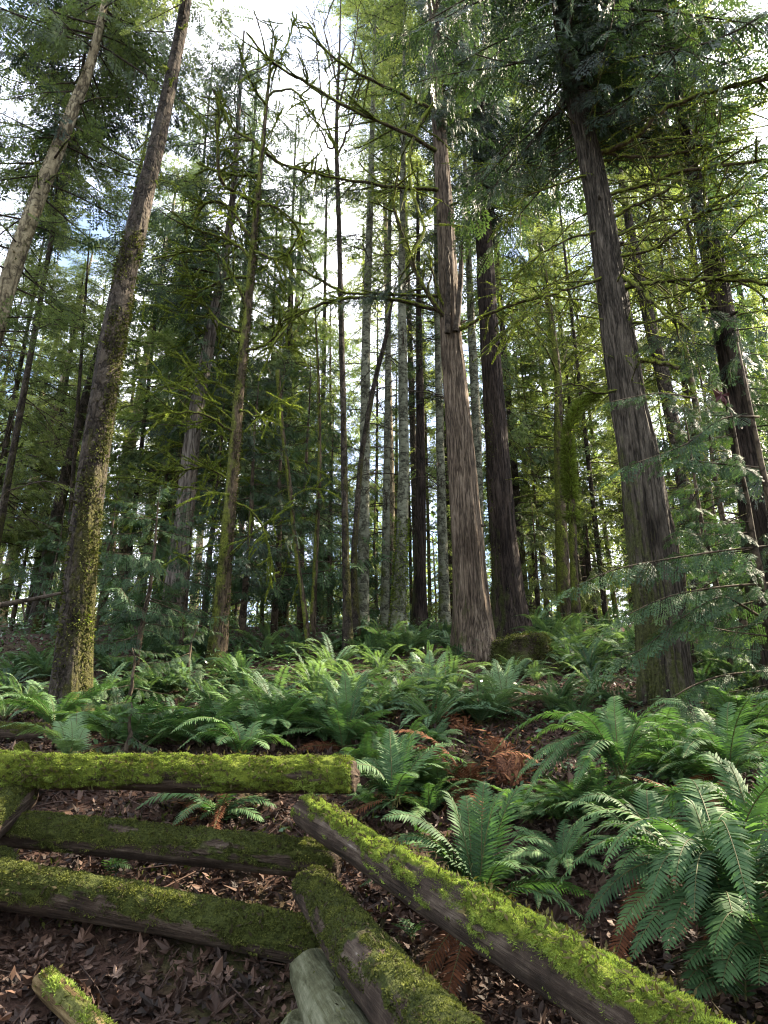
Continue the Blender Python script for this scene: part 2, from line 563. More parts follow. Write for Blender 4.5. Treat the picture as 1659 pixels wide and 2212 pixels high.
# ------------------------------------------------------------------ leaf litter (uncountable)
def maple_poly(rs):
    pts = []
    lob = [(0, 1.0), (48, 0.88), (105, 0.60)]
    for a, l in [(-105, .6), (-48, .88), (0, 1.0), (48, .88), (105, .6)]:
        l = l * rs.uniform(0.85, 1.12)
        for da, k in ((-22, .55), (-9, .78), (0, 1), (9, .78), (22, .55)):
            t = math.radians(a + da)
            pts.append((l * k * math.sin(t), l * k * math.cos(t)))
        if a != 105:
            t = math.radians(a + 25)
            pts.append((l * .36 * math.sin(t), l * .36 * math.cos(t)))
    pts.append((0.05, -0.28))
    pts.append((-0.05, -0.28))
    return np.array(pts)


def maple_quads(rs, size, curl):
    """triangle fan as degenerate-free quads: pairs of outline points with the centre"""
    P = maple_poly(rs)
    n = len(P)
    C = np.vstack([P, [[0, 0.0]]])
    d = np.linalg.norm(C, axis=1)
    ang = rs.uniform(0, 6.28)
    z = curl * (C[:, 0] * math.cos(ang) + C[:, 1] * math.sin(ang)) ** 2 + 0.25 * curl * np.sin(C[:, 0] * 7 + ang) * d
    z = z + rs.normal(0, .10 * abs(curl) + .04, len(C)) * (d > .3)
    C = C * np.array([rs.uniform(.65, 1), 1])
    V = np.c_[C, z] * size
    Q = [[n, (k + 2) % n, (k + 1) % n, k] for k in range(0, n - 1, 2)]
    if n % 2:
        Q.append([n, 0, n - 1, n - 1]) if False else None
    return V, np.array(Q)


def rot_rand(rs, tilt):
    a = rs.uniform(0, 2 * math.pi)
    M = Matrix.Rotation(rs.normal(0, tilt), 3, 'X') @ Matrix.Rotation(rs.normal(0, tilt), 3, 'Y')
    M = M @ Matrix.Rotation(a, 3, 'Z')
    return np.array(M)


rs = np.random.RandomState(11)
mb = MB()
protos = [maple_quads(rs, 1.0, rs.uniform(-1.0, 1.6)) for _ in range(14)]
for k in range(8000):
    y = 1.9 + 6.6 * rs.rand() ** 1.25
    x = rs.uniform(-1, 1) * (0.65 * y + 0.3)
    if x > 0.9 and rs.rand() < 0.4:
        continue
    V, Q = protos[rs.randint(14)]
    s = .034 + .066 * rs.rand() ** 1.5
    V = (V * s) @ rot_rand(rs, 0.6).T + np.array([x, y, float(gz(x, y)) + rs.uniform(0.0, 0.045)])
    mb.add(V, Q, np.clip(rs.beta(1.3, 2.6), 0, 1), 0, False)
# small chips and broken leaves over the slope
n = 95000
y = 1.8 + 12 * rs.rand(n) ** 1.5
x = rs.uniform(-1, 1, n) * (0.65 * y + 0.5)
B = np.stack([x, y, gz(x, y) + rs.uniform(0, 0.04, n)], 1)
D = np.stack([rs.normal(0, 1, n), rs.normal(0, 1, n), rs.normal(0, .55, n)], 1)
Nn = unit(np.stack([rs.normal(0, .5, n), rs.normal(0, .5, n), np.ones(n)], 1))
L = rs.uniform(0.02, 0.07, n)
mb.leaves(rhombs(B, D, L, L * rs.uniform(.3, .7, n), Nn), np.clip(rs.beta(1.4, 3.0, n), 0, 1))
for k in range(900):
    y = 1.9 + 8 * rs.rand() ** 1.2
    x = rs.uniform(-1, 1) * (.6 * y + .3)
    l = rs.uniform(.08, .45)
    a = rs.uniform(0, 6.28)
    Q_ = np.array([[x + math.cos(a) * l * t_, y + math.sin(a) * l * t_, 0] for t_ in (0, .5, 1)]) + rs.normal(0, .02, (3, 3))
    Q_[:, 2] = gz(Q_[:, 0], Q_[:, 1]) + rs.uniform(.005, .05, 3)
    v_, f_ = tube(Q_, rs.uniform(.002, .006), 4, caps=False)
    mb.add(v_, f_, rs.uniform(.1, .6))
o = mb.build('leaf_litter', [MAT['litter']])
tag(o, 'brown and purple fallen leaves covering the ground', 'leaf litter', kind='stuff')

# a few big maple leaves that can be told apart
for (px, py, s, v, lab) in [(300, 2090, .075, .62, 'large reddish maple leaf lying under the lowest rail'),
                            (245, 2145, .055, .97, 'pale silvery maple leaf lying face down among brown leaves'),
                            (490, 2140, .05, .80, 'small orange maple leaf standing on its tip among dark leaves'),
                            (430, 2165, .055, .66, 'folded reddish brown maple leaf near the bottom edge of the picture'),
                            (65, 2010, .06, .60, 'brown maple leaf at the left edge below the lowest rail')]:
    p = ground_hit(px, py)
    V, Q = maple_quads(rs, s, 0.5)
    M = np.array(Matrix.Rotation(math.radians(50 if s < .052 else 28), 3, 'X')) @ np.array(Matrix.Rotation(rs.uniform(-.6, .6), 3, 'Z'))
    mb = MB()
    th = thing('fallen_leaf', lab, 'leaf', p + np.array([0, 0, .05]), 'big fallen maple leaves')
    mb.add(V @ M.T + p + np.array([0, 0, .07]), Q, v, 0, False)
    t_ = np.array([[0, -.28 * s, 0], [0.1 * s, -1.2 * s, -.02]]) @ M.T + p + np.array([0, 0, .07])
    mb.build('leaf_blade', [MAT['litter']], th)
    mb = MB()
    tv, tf = tube(spline(t_, 4), .0022, 5)
    mb.add(tv, tf, .5)
    mb.build('leaf_stalk', [MAT['litter']], th)

# ------------------------------------------------------------------ logs of the zigzag rail fence
def log(name, label, cat, p0, p1, d0, d1, mat, moss_mat, cover=0.5, density=9000, blen=0.03, seed=1, side=0.0,
        moss_thick=0.012, bumpy=0.05, group=None, sag=0.0, droop=0.6, vlo=0.1, vhi=0.95, bw=0.006):
    p0, p1 = np.asarray(p0, float), np.asarray(p1, float)
    rs = np.random.RandomState(seed)
    Lg = np.linalg.norm(p1 - p0)
    ax = (p1 - p0) / Lg
    upv = unit(np.array([0, 0, 1.0]) - ax * ax[2])
    sd = np.cross(ax, upv)
    n, sg = max(24, int(Lg / 0.018)), 56

    def surf(s, th, moss_off=True):
        s = np.asarray(s)
        r = 0.5 * (d0 + (d1 - d0) * s)
        D = np.cos(th)[..., None] * upv + np.sin(th)[..., None] * sd
        q_ = np.stack([s * Lg * 2.2, np.cos(th) * 1.3, np.sin(th) * 1.3], -1)
        rr = r * (1 + bumpy * 1.6 * fbm(q_, seed, 3) + bumpy * .5 * fbm(np.stack([s * Lg * 3, np.cos(th) * 7, np.sin(th) * 7], -1), seed + 5, 2))
        cov = np.cos(th - side) * 0.75 + 1.1 * fbm(np.stack([s * Lg * 3.2, np.cos(th) * 1.7, np.sin(th) * 1.7], -1), seed + 20, 4)
        cov = cov + .45 * fbm(np.stack([s * Lg * 13, np.cos(th) * 2.6, np.sin(th) * 2.6], -1), seed + 30, 3)
        cov = sstep(0.55 - cover - .3, 0.55 - cover + .3, cov)
        e = np.minimum(s, 1 - s) * Lg
        cov = cov * sstep(0.0, 0.05, e)
        lump = 0.5 + 0.8 * fbm(np.stack([s * Lg * 14, np.cos(th) * 4, np.sin(th) * 4], -1), seed + 40, 3)
        rr = rr + cov * moss_thick * np.clip(lump * 1.25 - .1, 0.05, 2)
        rr = rr * (0.86 + 0.14 * sstep(0, 0.03, e))
        wob = np.stack([s * Lg * .9, 0 * s, 0 * s], -1)
        C = p0 + (s * Lg)[..., None] * ax + np.array([0, 0, -1.0]) * (sag * 4 * s * (1 - s))[..., None] + upv * (.16 * d0 * noise3(wob, seed + 70))[..., None] + sd * (.22 * d0 * noise3(wob, seed + 71))[..., None]
        return C + D * rr[..., None], D, cov

    S, TH = np.meshgrid(np.linspace(0, 1, n), np.linspace(0, 2 * math.pi, sg, endpoint=False), indexing='ij')
    V, D, cov = surf(S, TH)
    i = np.arange(n - 1)[:, None] * sg
    j = np.arange(sg)[None]
    Q = np.stack([i + j, i + sg + j, i + sg + (j + 1) % sg, i + (j + 1) % sg], -1).reshape(-1, 4)
    VV, var = V.reshape(-1, 3), cov.reshape(-1)
    # rough end caps with two inner rings
    for end, sgn in ((0, -1), (n - 1, 1)):
        base = V[end]
        c = base.mean(0)
        prev = np.arange(sg) + end * sg
        for kk, f in enumerate((0.72, 0.36, 0.03)):
            ring = c + (base - c) * f + ax * sgn * (0.012 * (kk + 1) * rs.uniform(-.6, .9)) + ax * rs.normal(0, .004, (sg, 1))
            st = len(VV)
            VV = np.vstack([VV, ring])
            var = np.r_[var, np.zeros(sg)]
            cur = np.arange(sg) + st
            a, b = prev, np.roll(prev, -1)
            c2, d2 = np.roll(cur, -1), cur
            qq = np.stack([a, b, c2, d2], -1) if sgn < 0 else np.stack([a, d2, c2, b], -1)
            Q = np.vstack([Q, qq])
            prev = cur
    th_ = thing(name, label, cat, (p0 + p1) / 2, group)
    # mesh built in log-aligned axes so that the wood grain follows the log
    Rm = np.stack([ax, -sd, upv], 0)
    mb = MB()
    mb.add((VV - (p0 + p1) / 2) @ Rm.T, Q, var)
    w = mb.build('wood', [mat])
    w.parent = th_
    w.rotation_euler = Matrix(Rm.T.tolist()).to_euler()
    # moss strands
    area = Lg * math.pi * (d0 + d1) / 2
    N_ = int(area * density)
    s, t = rs.rand(N_), rs.rand(N_) * 2 * math.pi
    P, D, c = surf(s, t)
    keep = rs.rand(N_) < np.clip(c * 1.4, 0, 1) * sstep(-.55, .0, fbm(P * 9, seed + 80, 3))
    P, D, s, t = P[keep], D[keep], s[keep], t[keep]
    k = len(P)
    clump = np.clip(fbm(P * 26, seed + 60, 2) * 1.5, -1, 1)
    patch = fbm(P * 6, seed + 64, 3)
    mb = MB()
    for rep in range(3):
        dr = unit(D * rs.uniform(.25, .9, (k, 1)) + np.array([0, 0, -1.0]) * (droop * rs.uniform(.2, 1.2, (k, 1))) * (1 - np.clip(D[:, 2:3], 0, 1) * .8) + rs.normal(0, .45, (k, 3)))
        Lb = blen * rs.uniform(.4, 1.2, k) * (1 + .5 * clump)
        nr = unit(np.cross(dr, rs.normal(0, 1, (k, 3))))
        q_ = rhombs(P - D * .004, dr, Lb, bw * rs.uniform(.6, 1.4, k), nr)
        vv = np.clip(vlo + (vhi - vlo) * (0.48 + 0.40 * clump + .32 * patch + rs.normal(0, .16, k)), 0, 1)
        mb.leaves(q_, vv)
    # cones, needles and leaf scraps caught in the moss
    nl = int(k * .02)
    if nl:
        ii_ = rs.randint(0, k, nl)
        Lb = rs.uniform(.015, .04, nl)
        mb.leaves(rhombs(P[ii_] + D[ii_] * .012, rs.normal(0, 1, (nl, 3)), Lb, Lb * .35, unit(D[ii_] + rs.normal(0, .3, (nl, 3)))), np.zeros(nl))
    if k:
        mb.build('moss', [moss_mat], th_)
    return th_


G_F = 'rails of the zigzag log fence'
log('fence_rail', 'top left fence rail, thick with bright shaggy moss, dark cut end', 'log', PC(-190, 1668, 4.35), PC(768, 1674, 4.15), .195, .205,
    MAT['log_bright'], MAT['moss'], .46, 110000, .0125, 3, side=.55, group=G_F, moss_thick=.020, vlo=.08, vhi=1.0, bw=.0034, droop=1.2, bumpy=.08)
log('fence_rail', 'middle left fence rail under the mossiest rail, dull olive moss over grey wood', 'log', PC(-150, 1765, 4.25), PC(735, 1850, 3.95), .205, .195,
    MAT['log_dull'], MAT['moss_dull'], .22, 30000, .013, 4, side=.35, group=G_F, vlo=.1, vhi=1.0)
log('fence_rail', 'lowest left fence rail, sagging, olive moss along its top', 'log', PC(-140, 1895, 3.85), PC(712, 2052, 3.45), .225, .20,
    MAT['log_dull'], MAT['moss_dull'], .40, 32000, .014, 5, side=.3, group=G_F, sag=-.03, vlo=.15, vhi=1.0)
log('fence_rail', 'top right fence rail running towards the viewer, ragged lime green moss on its back', 'log', PC(662, 1762, 4.05), PC(1720, 2445, 1.55), .168, .195,
    MAT['log_bright'], MAT['moss'], .26, 130000, .0115, 6, side=-.15, group=G_F, moss_thick=.024, vlo=.30, vhi=1.15, bw=.0032, droop=1.3, bumpy=.09)
log('fence_rail', 'second right fence rail, dark and thinly mossed, below the lime green one', 'log', PC(672, 1925, 3.75), PC(1045, 2330, 1.85), .215, .235,
    MAT['log_dull'], MAT['moss_dull'], .34, 34000, .012, 7, side=-.2, group=G_F, vlo=.1, vhi=.95)
log('fence_rail', 'bottom right fence rail, smooth pale greenish wood without bark', 'log', PC(645, 2075, 3.55), PC(785, 2320, 2.35), .235, .235,
    MAT['log_pale'], MAT['moss_dull'], -.45, 9000, .008, 8, group=G_F, bumpy=.02, moss_thick=.003)
log('log_stub', 'short pale log end poking out under the smooth bottom rail', 'log', PC(642, 2205, 2.95), PC(560, 2330, 3.25), .15, .17,
    MAT['log_pale'], MAT['moss_dull'], -.4, 8000, .008, 9, bumpy=.02, moss_thick=.003)
log('broken_branch', 'short broken mossy yellowish log lying on the leaves in the lower left corner', 'log', PC(88, 2122, 3.25), PC(235, 2260, 2.75), .11, .105,
    MAT['log_ochre'], MAT['moss'], .05, 22000, .016, 10, bumpy=.10, vlo=.0, vhi=.8)
log('fallen_log', 'flat topped log at the left edge beside the big leaning trunk, ochre moss cap', 'log', PC(-160, 1580, 6.9), PC(106, 1581, 6.6), .17, .15,
    MAT['log_dull'], MAT['moss_dull'], .30, 16000, .02, 11, bumpy=.06, vlo=.4, vhi=1.0)
log('log_stub', 'pale mossy stub rising behind the left end of the top rail', 'log', PC(50, 1612, 5.6), PC(60, 1700, 5.2), .10, .15,
    MAT['log_bright'], MAT['moss_dull'], .5, 16000, .018, 12, vlo=.5, vhi=1.0)
log('fence_rail', 'dark end of the crossing rail wedged under the top rail at the left edge', 'log', PC(45, 1722, 4.35), PC(-150, 1880, 3.6), .20, .22,
    MAT['log_dull'], MAT['moss_dull'], .25, 16000, .016, 13, group=G_F)
log('fence_rail', 'dark lower crossing rail at the left edge between the middle and lowest rails', 'log', PC(26, 1850, 4.0), PC(-140, 1990, 3.4), .2, .22,
    MAT['log_dull'], MAT['moss_dull'], .25, 16000, .016, 14, group=G_F)
p = ground_hit(470, 1590)
log('fallen_log', 'thin moss covered log half hidden in the ferns behind the top rail', 'log', PC(385, 1588, 7.0), PC(560, 1558, 7.6), .13, .11,
    MAT['log_bright'], MAT['moss'], .45, 16000, .02, 15, vlo=.0, vhi=.7)

# ------------------------------------------------------------------ ferns
def frond(mb, base, tip, arch, seed, width=0.085, pitch=0.0165, lod=1, v0=0.5, lean=0.0):
    """one sword-fern frond: arching rachis with two rows of lance-shaped pinnae"""
    rs = np.random.RandomState(seed)
    base, tip = np.asarray(base, float), np.asarray(tip, float)
    d = tip - base
    Lh = np.linalg.norm(d)
    c1 = base + np.array([0, 0, arch * Lh]) + d * np.array([.18, .18, .1])
    c2 = base + d * np.array([.66, .66, .75]) + np.array([0, 0, arch * Lh * .75])
    t = np.linspace(0, 1, 24)[:, None]
    P = (1 - t) ** 3 * base + 3 * (1 - t) ** 2 * t * c1 + 3 * (1 - t) * t * t * c2 + t ** 3 * tip
    ln = np.r_[0, np.cumsum(np.linalg.norm(np.diff(P, axis=0), axis=1))]
    Lt = ln[-1]
    pos = np.arange(0.13 * Lt, Lt * 0.995, pitch * lod)
    u = pos / Lt
    C = np.stack([np.interp(pos, ln, P[:, k]) for k in range(3)], 1)
    T = unit(np.gradient(C, axis=0))
    side0 = np.cross(unit(d * np.array([1, 1, 0])), np.array([0, 0, 1.0]))
    side0 = unit(side0 + np.array([0, 0, lean]))
    S = unit(side0 - T * (T @ side0)[:, None])
    Nrm = unit(np.cross(S, T))
    prof = np.interp(u, [.12, .22, .35, .6, .8, .93, 1], [.45, .8, 1, .92, .62, .3, .06])
    for sg in (1, -1):
        m = len(pos)
        Ls = width * prof * rs.uniform(.88, 1.08, m)
        ang = 0.30 + .35 * u
        D = unit(S * sg * np.cos(ang)[:, None] + T * np.sin(ang)[:, None] + Nrm * (0.12 - rs.uniform(.0, .28, m))[:, None])
        W = np.minimum(pitch * lod * .86, 0.30 * Ls + .003)
        Nn = unit(Nrm + rs.normal(0, .16, (m, 3)))
        Sd = unit(np.cross(Nn, D))
        Lc, Wc = Ls[:, None], W[:, None]
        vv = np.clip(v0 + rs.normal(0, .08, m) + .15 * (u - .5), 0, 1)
        if lod == 1:
            # two quads per pinna, tip drooping
            mid = C + D * Lc * .5
            end = C + D * Lc - Nrm * Lc * .16
            a = C - Sd * Wc * .35
            b = C + Sd * Wc * .35
            c_ = mid + Sd * Wc * .46
            e_ = mid - Sd * Wc * .46
            f_ = end + Sd * Wc * .06
            g_ = end - Sd * Wc * .06
            mb.leaves(np.stack([a, b, c_, e_], 1), vv)
            mb.leaves(np.stack([e_, c_, f_, g_], 1), vv)
        else:
            mb.leaves(rhombs(C, D, Ls, W * 1.15, Nn), vv)
    if lod == 1:
        tv, tf = tube(P, np.interp(np.linspace(0, 1, 24), [0, 1], [.0042, .0012]), 5, caps=False)
    else:
        tv, tf = tube(P[::4], np.linspace(.005, .0015, len(P[::4])), 3, caps=False)
    mb.add(tv, tf, .4, 1)


def fern_px(label, base_px, c, tips, mat='fern', group='large ferns near the fence', extra=0, exlen=.6, seed=0, v0=.5, width=.085, arch=.42):
    width *= 1.22
    extra = extra + 3 if len(tips) > 6 else extra
    """fern with fronds aimed at tips seen in the photo; tips (px,py,dc) are placed at camera depth c+dc"""
    rs = np.random.RandomState(seed)
    b = PC(base_px[0], base_px[1], c)
    b[2] = min(b[2], float(gz(b[0], b[1])) + .25)
    b[2] = max(b[2], float(gz(b[0], b[1])) - .02)
    th = thing('sword_fern', label, 'fern', b, group)
    for k, (px, py, dc) in enumerate(tips):
        tip = PC(px, py, c + dc)
        mb = MB()
        frond(mb, b + rs.normal(0, .02, 3) * np.array([1, 1, .3]), tip, arch * rs.uniform(.8, 1.2), seed * 50 + k, width * rs.uniform(.9, 1.1), v0=np.clip(v0 + rs.normal(0, .16), 0, 1),
              lean=rs.normal(0, .25))
        mb.build('frond', [MAT[mat], MAT['fern_stem']], th)
    for k in range(3 if len(tips) > 6 else 0):
        a = rs.uniform(0, 2 * math.pi)
        l = exlen * rs.uniform(.6, 1.0)
        tip = b + np.array([math.cos(a) * l, math.sin(a) * l, -.02])
        tip[2] = float(gz(tip[0], tip[1])) + .04
        mb = MB()
        frond(mb, b + np.array([0, 0, .03]), tip, .12, seed * 50 + 60 + k, width * .7, v0=rs.uniform(.1, .6), lean=rs.normal(0, .5))
        mb.build('frond', [MAT['fern_dead'], MAT['fern_stem']], th)['label'] = 'withered brown frond'
    for k in range(extra):
        a = rs.uniform(0, 2 * math.pi)
        l = exlen * rs.uniform(.7, 1.15)
        tip = b + np.array([math.cos(a) * l, math.sin(a) * l, l * rs.uniform(-.05, .75)])
        mb = MB()
        frond(mb, b + rs.normal(0, .02, 3) * np.array([1, 1, .3]), tip, arch * rs.uniform(.8, 1.3), seed * 50 + 30 + k, width * rs.uniform(.85, 1.1), v0=np.clip(v0 + rs.normal(0, .16), 0, 1),
              lean=rs.normal(0, .25))
        mb.build('frond', [MAT[mat], MAT['fern_stem']], th)
    return th


fern_px('sword fern just behind the lime green rail, long fronds standing and arching left', (1030, 1900), 3.5,
        [(822, 1772, -.1), (900, 1790, .1), (950, 1712, .2), (1005, 1722, .3), (1050, 1695, .3), (1092, 1712, .2), (1150, 1700, .3), (1195, 1830, -.1), (1215, 1905, -.1), (850, 1830, .25)],
        seed=1, v0=.5, extra=4, exlen=.55, width=.1)
fern_px('huge dark sword fern filling the lower right, fronds arching over to the left', (1560, 1930), 2.75,
        [(1225, 1798, .15), (1195, 1925, -.1), (1300, 1885, -.25), (1360, 2080, -.35), (1480, 1745, .2), (1590, 2010, -.4), (1330, 2020, -.2), (1440, 2060, -.4),
         (1640, 1830, .3), (1690, 2010, -.2), (1400, 1790, .3), (1560, 2070, -.45), (1270, 1960, .1), (1255, 2010, -.1), (1500, 1990, -.5), (1400, 1960, -.4)], seed=2, v0=.42, width=.085, extra=12, exlen=.75, arch=.62)
fern_px('dark sword fern in the lower right below the huge one, fronds drooping forward', (1650, 2040), 2.5,
        [(1500, 2000, .1), (1480, 2090, -.1), (1560, 2130, -.2), (1600, 1930, .2), (1700, 1950, .1), (1640, 2130, -.25), (1540, 2060, -.2), (1720, 2080, 0)], seed=22, v0=.35, width=.08, arch=.6)
fern_px('sword fern left of the huge dark one, half under its fronds', (1420, 1880), 3.5,
        [(1290, 1790, 0), (1260, 1850, -.1), (1330, 1740, .2), (1400, 1720, .3), (1470, 1730, .3), (1330, 1900, -.2), (1500, 1800, 0), (1400, 1930, -.3)], seed=23, v0=.5, width=.085, arch=.55)
fern_px('sword fern at the right edge above the huge dark one, glossy broad fronds', (1640, 1790), 3.2,
        [(1455, 1745, .0), (1440, 1850, -.2), (1510, 1700, .2), (1560, 1655, .2), (1700, 1650, .2), (1545, 1790, -.3), (1740, 1760, 0), (1500, 1650, .3), (1610, 1890, -.4)],
        seed=3, v0=.5, width=.09, extra=3, arch=.58)
fern_px('sword fern at the right edge in front of the broad cedar base', (1570, 1660), 4.4,
        [(1395, 1585, 0), (1430, 1555, .3), (1500, 1530, .4), (1580, 1520, .3), (1660, 1560, .2), (1700, 1640, 0), (1420, 1650, -.2), (1480, 1630, -.3), (1640, 1640, -.3)], seed=4, v0=.45, extra=4)
fern_px('grey green sword fern between the rotten orange wood and the broad cedar', (1345, 1690), 4.6,
        [(1060, 1632, .0), (1110, 1690, -.2), (1150, 1600, .3), (1220, 1565, .3), (1290, 1540, .4), (1330, 1520, .4), (1380, 1590, .4), (1130, 1730, -.3), (1200, 1640, -.1), (1240, 1705, -.4), (1420, 1640, 0), (1180, 1670, 0)],
        seed=5, v0=.62, extra=3, arch=.55)
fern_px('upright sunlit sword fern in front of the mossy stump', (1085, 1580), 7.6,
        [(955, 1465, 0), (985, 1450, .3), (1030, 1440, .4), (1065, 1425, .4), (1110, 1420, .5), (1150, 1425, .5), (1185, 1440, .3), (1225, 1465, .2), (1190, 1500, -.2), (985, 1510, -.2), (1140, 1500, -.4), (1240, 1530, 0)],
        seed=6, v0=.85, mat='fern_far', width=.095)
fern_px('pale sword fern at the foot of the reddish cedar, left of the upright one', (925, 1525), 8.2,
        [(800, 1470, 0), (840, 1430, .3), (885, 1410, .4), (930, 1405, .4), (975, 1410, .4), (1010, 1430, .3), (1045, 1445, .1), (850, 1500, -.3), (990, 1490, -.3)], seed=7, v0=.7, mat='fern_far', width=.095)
fern_px('sword fern beside the right end of the top rail', (850, 1740), 4.7,
        [(785, 1640, .2), (800, 1600, .3), (840, 1575, .3), (880, 1590, .3), (920, 1580, .4), (990, 1610, .3), (960, 1660, 0), (780, 1700, 0), (900, 1680, -.3), (1010, 1650, .1)], seed=8, v0=.5, extra=2)
fern_px('tall sword fern right above the right end of the top rail', (745, 1625), 6.2,
        [(610, 1560, 0), (640, 1500, .3), (690, 1465, .4), (740, 1450, .4), (800, 1455, .4), (840, 1490, .2), (850, 1540, 0), (660, 1590, -.2), (710, 1530, -.3), (800, 1570, -.3)], seed=9, v0=.6)
fern_px('dark spreading sword fern at the foot of the thin dark mossy trunk', (520, 1500), 9.0,
        [(410, 1460, 0), (440, 1430, .3), (490, 1415, .4), (560, 1420, .4), (610, 1440, .3), (630, 1470, 0), (590, 1490, -.3), (450, 1490, -.3), (520, 1460, -.4)], seed=10, v0=.45)
fern_px('sword fern showing just over the middle of the top rail', (520, 1640), 5.4,
        [(420, 1590, 0), (455, 1575, .2), (500, 1560, .3), (560, 1560, .3), (610, 1590, .1), (640, 1620, 0), (470, 1610, -.3), (580, 1620, -.3)], seed=11, v0=.6)
fern_px('bright light green fern beside the leaning mossy trunk', (150, 1650), 5.6,
        [(100, 1590, 0), (118, 1560, .2), (150, 1555, .2), (185, 1575, .2), (200, 1610, 0), (130, 1600, -.2), (165, 1600, -.2)], seed=12, v0=1.0, mat='fern_far')
fern_px('fern fronds hanging in the gap between the top and middle rails', (470, 1800), 4.9,
        [(290, 1750, .0), (340, 1735, .2), (420, 1735, .2), (430, 1770, -.1), (520, 1760, .1), (560, 1735, .2), (600, 1745, .1), (570, 1775, -.1)], seed=13, v0=.55)
fern_px('tiny fern in the gap between the middle and lowest rails', (238, 1895), 4.2, [(275, 1850, 0), (250, 1845, .05), (225, 1860, 0), (285, 1875, 0)], seed=14, v0=.5, width=.05)
fern_px('small fern in the lower right corner beyond the lime green rail', (1600, 2160), 2.5,
        [(1440, 2080, 0), (1480, 2130, -.1), (1530, 2060, .1), (1560, 2140, -.1), (1620, 2070, .1), (1490, 2160, -.15)], seed=15, v0=.35, width=.07)
fern_px('small fern frond peeking out between the two right rails', (890, 2030), 3.4, [(845, 1995, 0), (870, 1985, .1), (905, 1995, 0)], seed=16, v0=.5, width=.05, arch=.3)
fern_px('rust brown dead fern beside the rotten orange wood', (1010, 1720), 5.2,
        [(960, 1690, -.1), (985, 1650, 0), (1020, 1645, 0), (1045, 1680, -.1), (975, 1725, -.2), (1035, 1740, -.2), (1000, 1750, -.2), (1055, 1650, 0), (940, 1660, 0)], mat='fern_dead', seed=17, v0=.5)
fern_px('rust brown dead fronds at the foot of the upright sunlit fern', (1085, 1650), 5.8,
        [(1060, 1600, 0), (1085, 1690, -.1), (1110, 1640, 0), (1070, 1720, -.2), (1095, 1740, -.2)], mat='fern_dead', seed=18, v0=.8, arch=.2)

# prototypes for the many smaller ferns on the slope
def fern_proto(seed, mat, n=19, L=.9, lod=2, parts=False, dv=0.0):
    rs = np.random.RandomState(seed)
    th = thing('sword_fern', 'sword fern', 'fern', (0, 0, -60))
    acc = MB()
    for k in range(n):
        a = 2 * math.pi * k / n + rs.normal(0, .25)
        l = L * rs.uniform(.75, 1.15)
        el = rs.uniform(.05, 1.05)
        tip = np.array([math.cos(a) * l * math.cos(el), math.sin(a) * l * math.cos(el), l * math.sin(el) * .8 - .05])
        mb = MB() if parts else acc
        o3 = np.array([0, 0, -60.0])
        frond(mb, o3, o3 + tip, .35 * rs.uniform(.7, 1.3), seed * 40 + k, .105, lod=lod, v0=np.clip(.5 + dv + rs.normal(0, .2), 0, 1), lean=rs.normal(0, .25))
        if parts:
            mb.build('frond', [mat, MAT['fern_stem']], th)
    if not parts:
        # one mesh: becomes the thing itself
        bpy.data.objects.remove(th)
        dummy = bpy.data.objects.new('dummy', None)
        dummy.location = (0, 0, -60)
        o = acc.build('sword_fern', [mat, MAT['fern_stem']], dummy)
        o.parent = None
        bpy.data.objects.remove(dummy)
        tag(o, 'sword fern', 'fern')
        return o
    return th


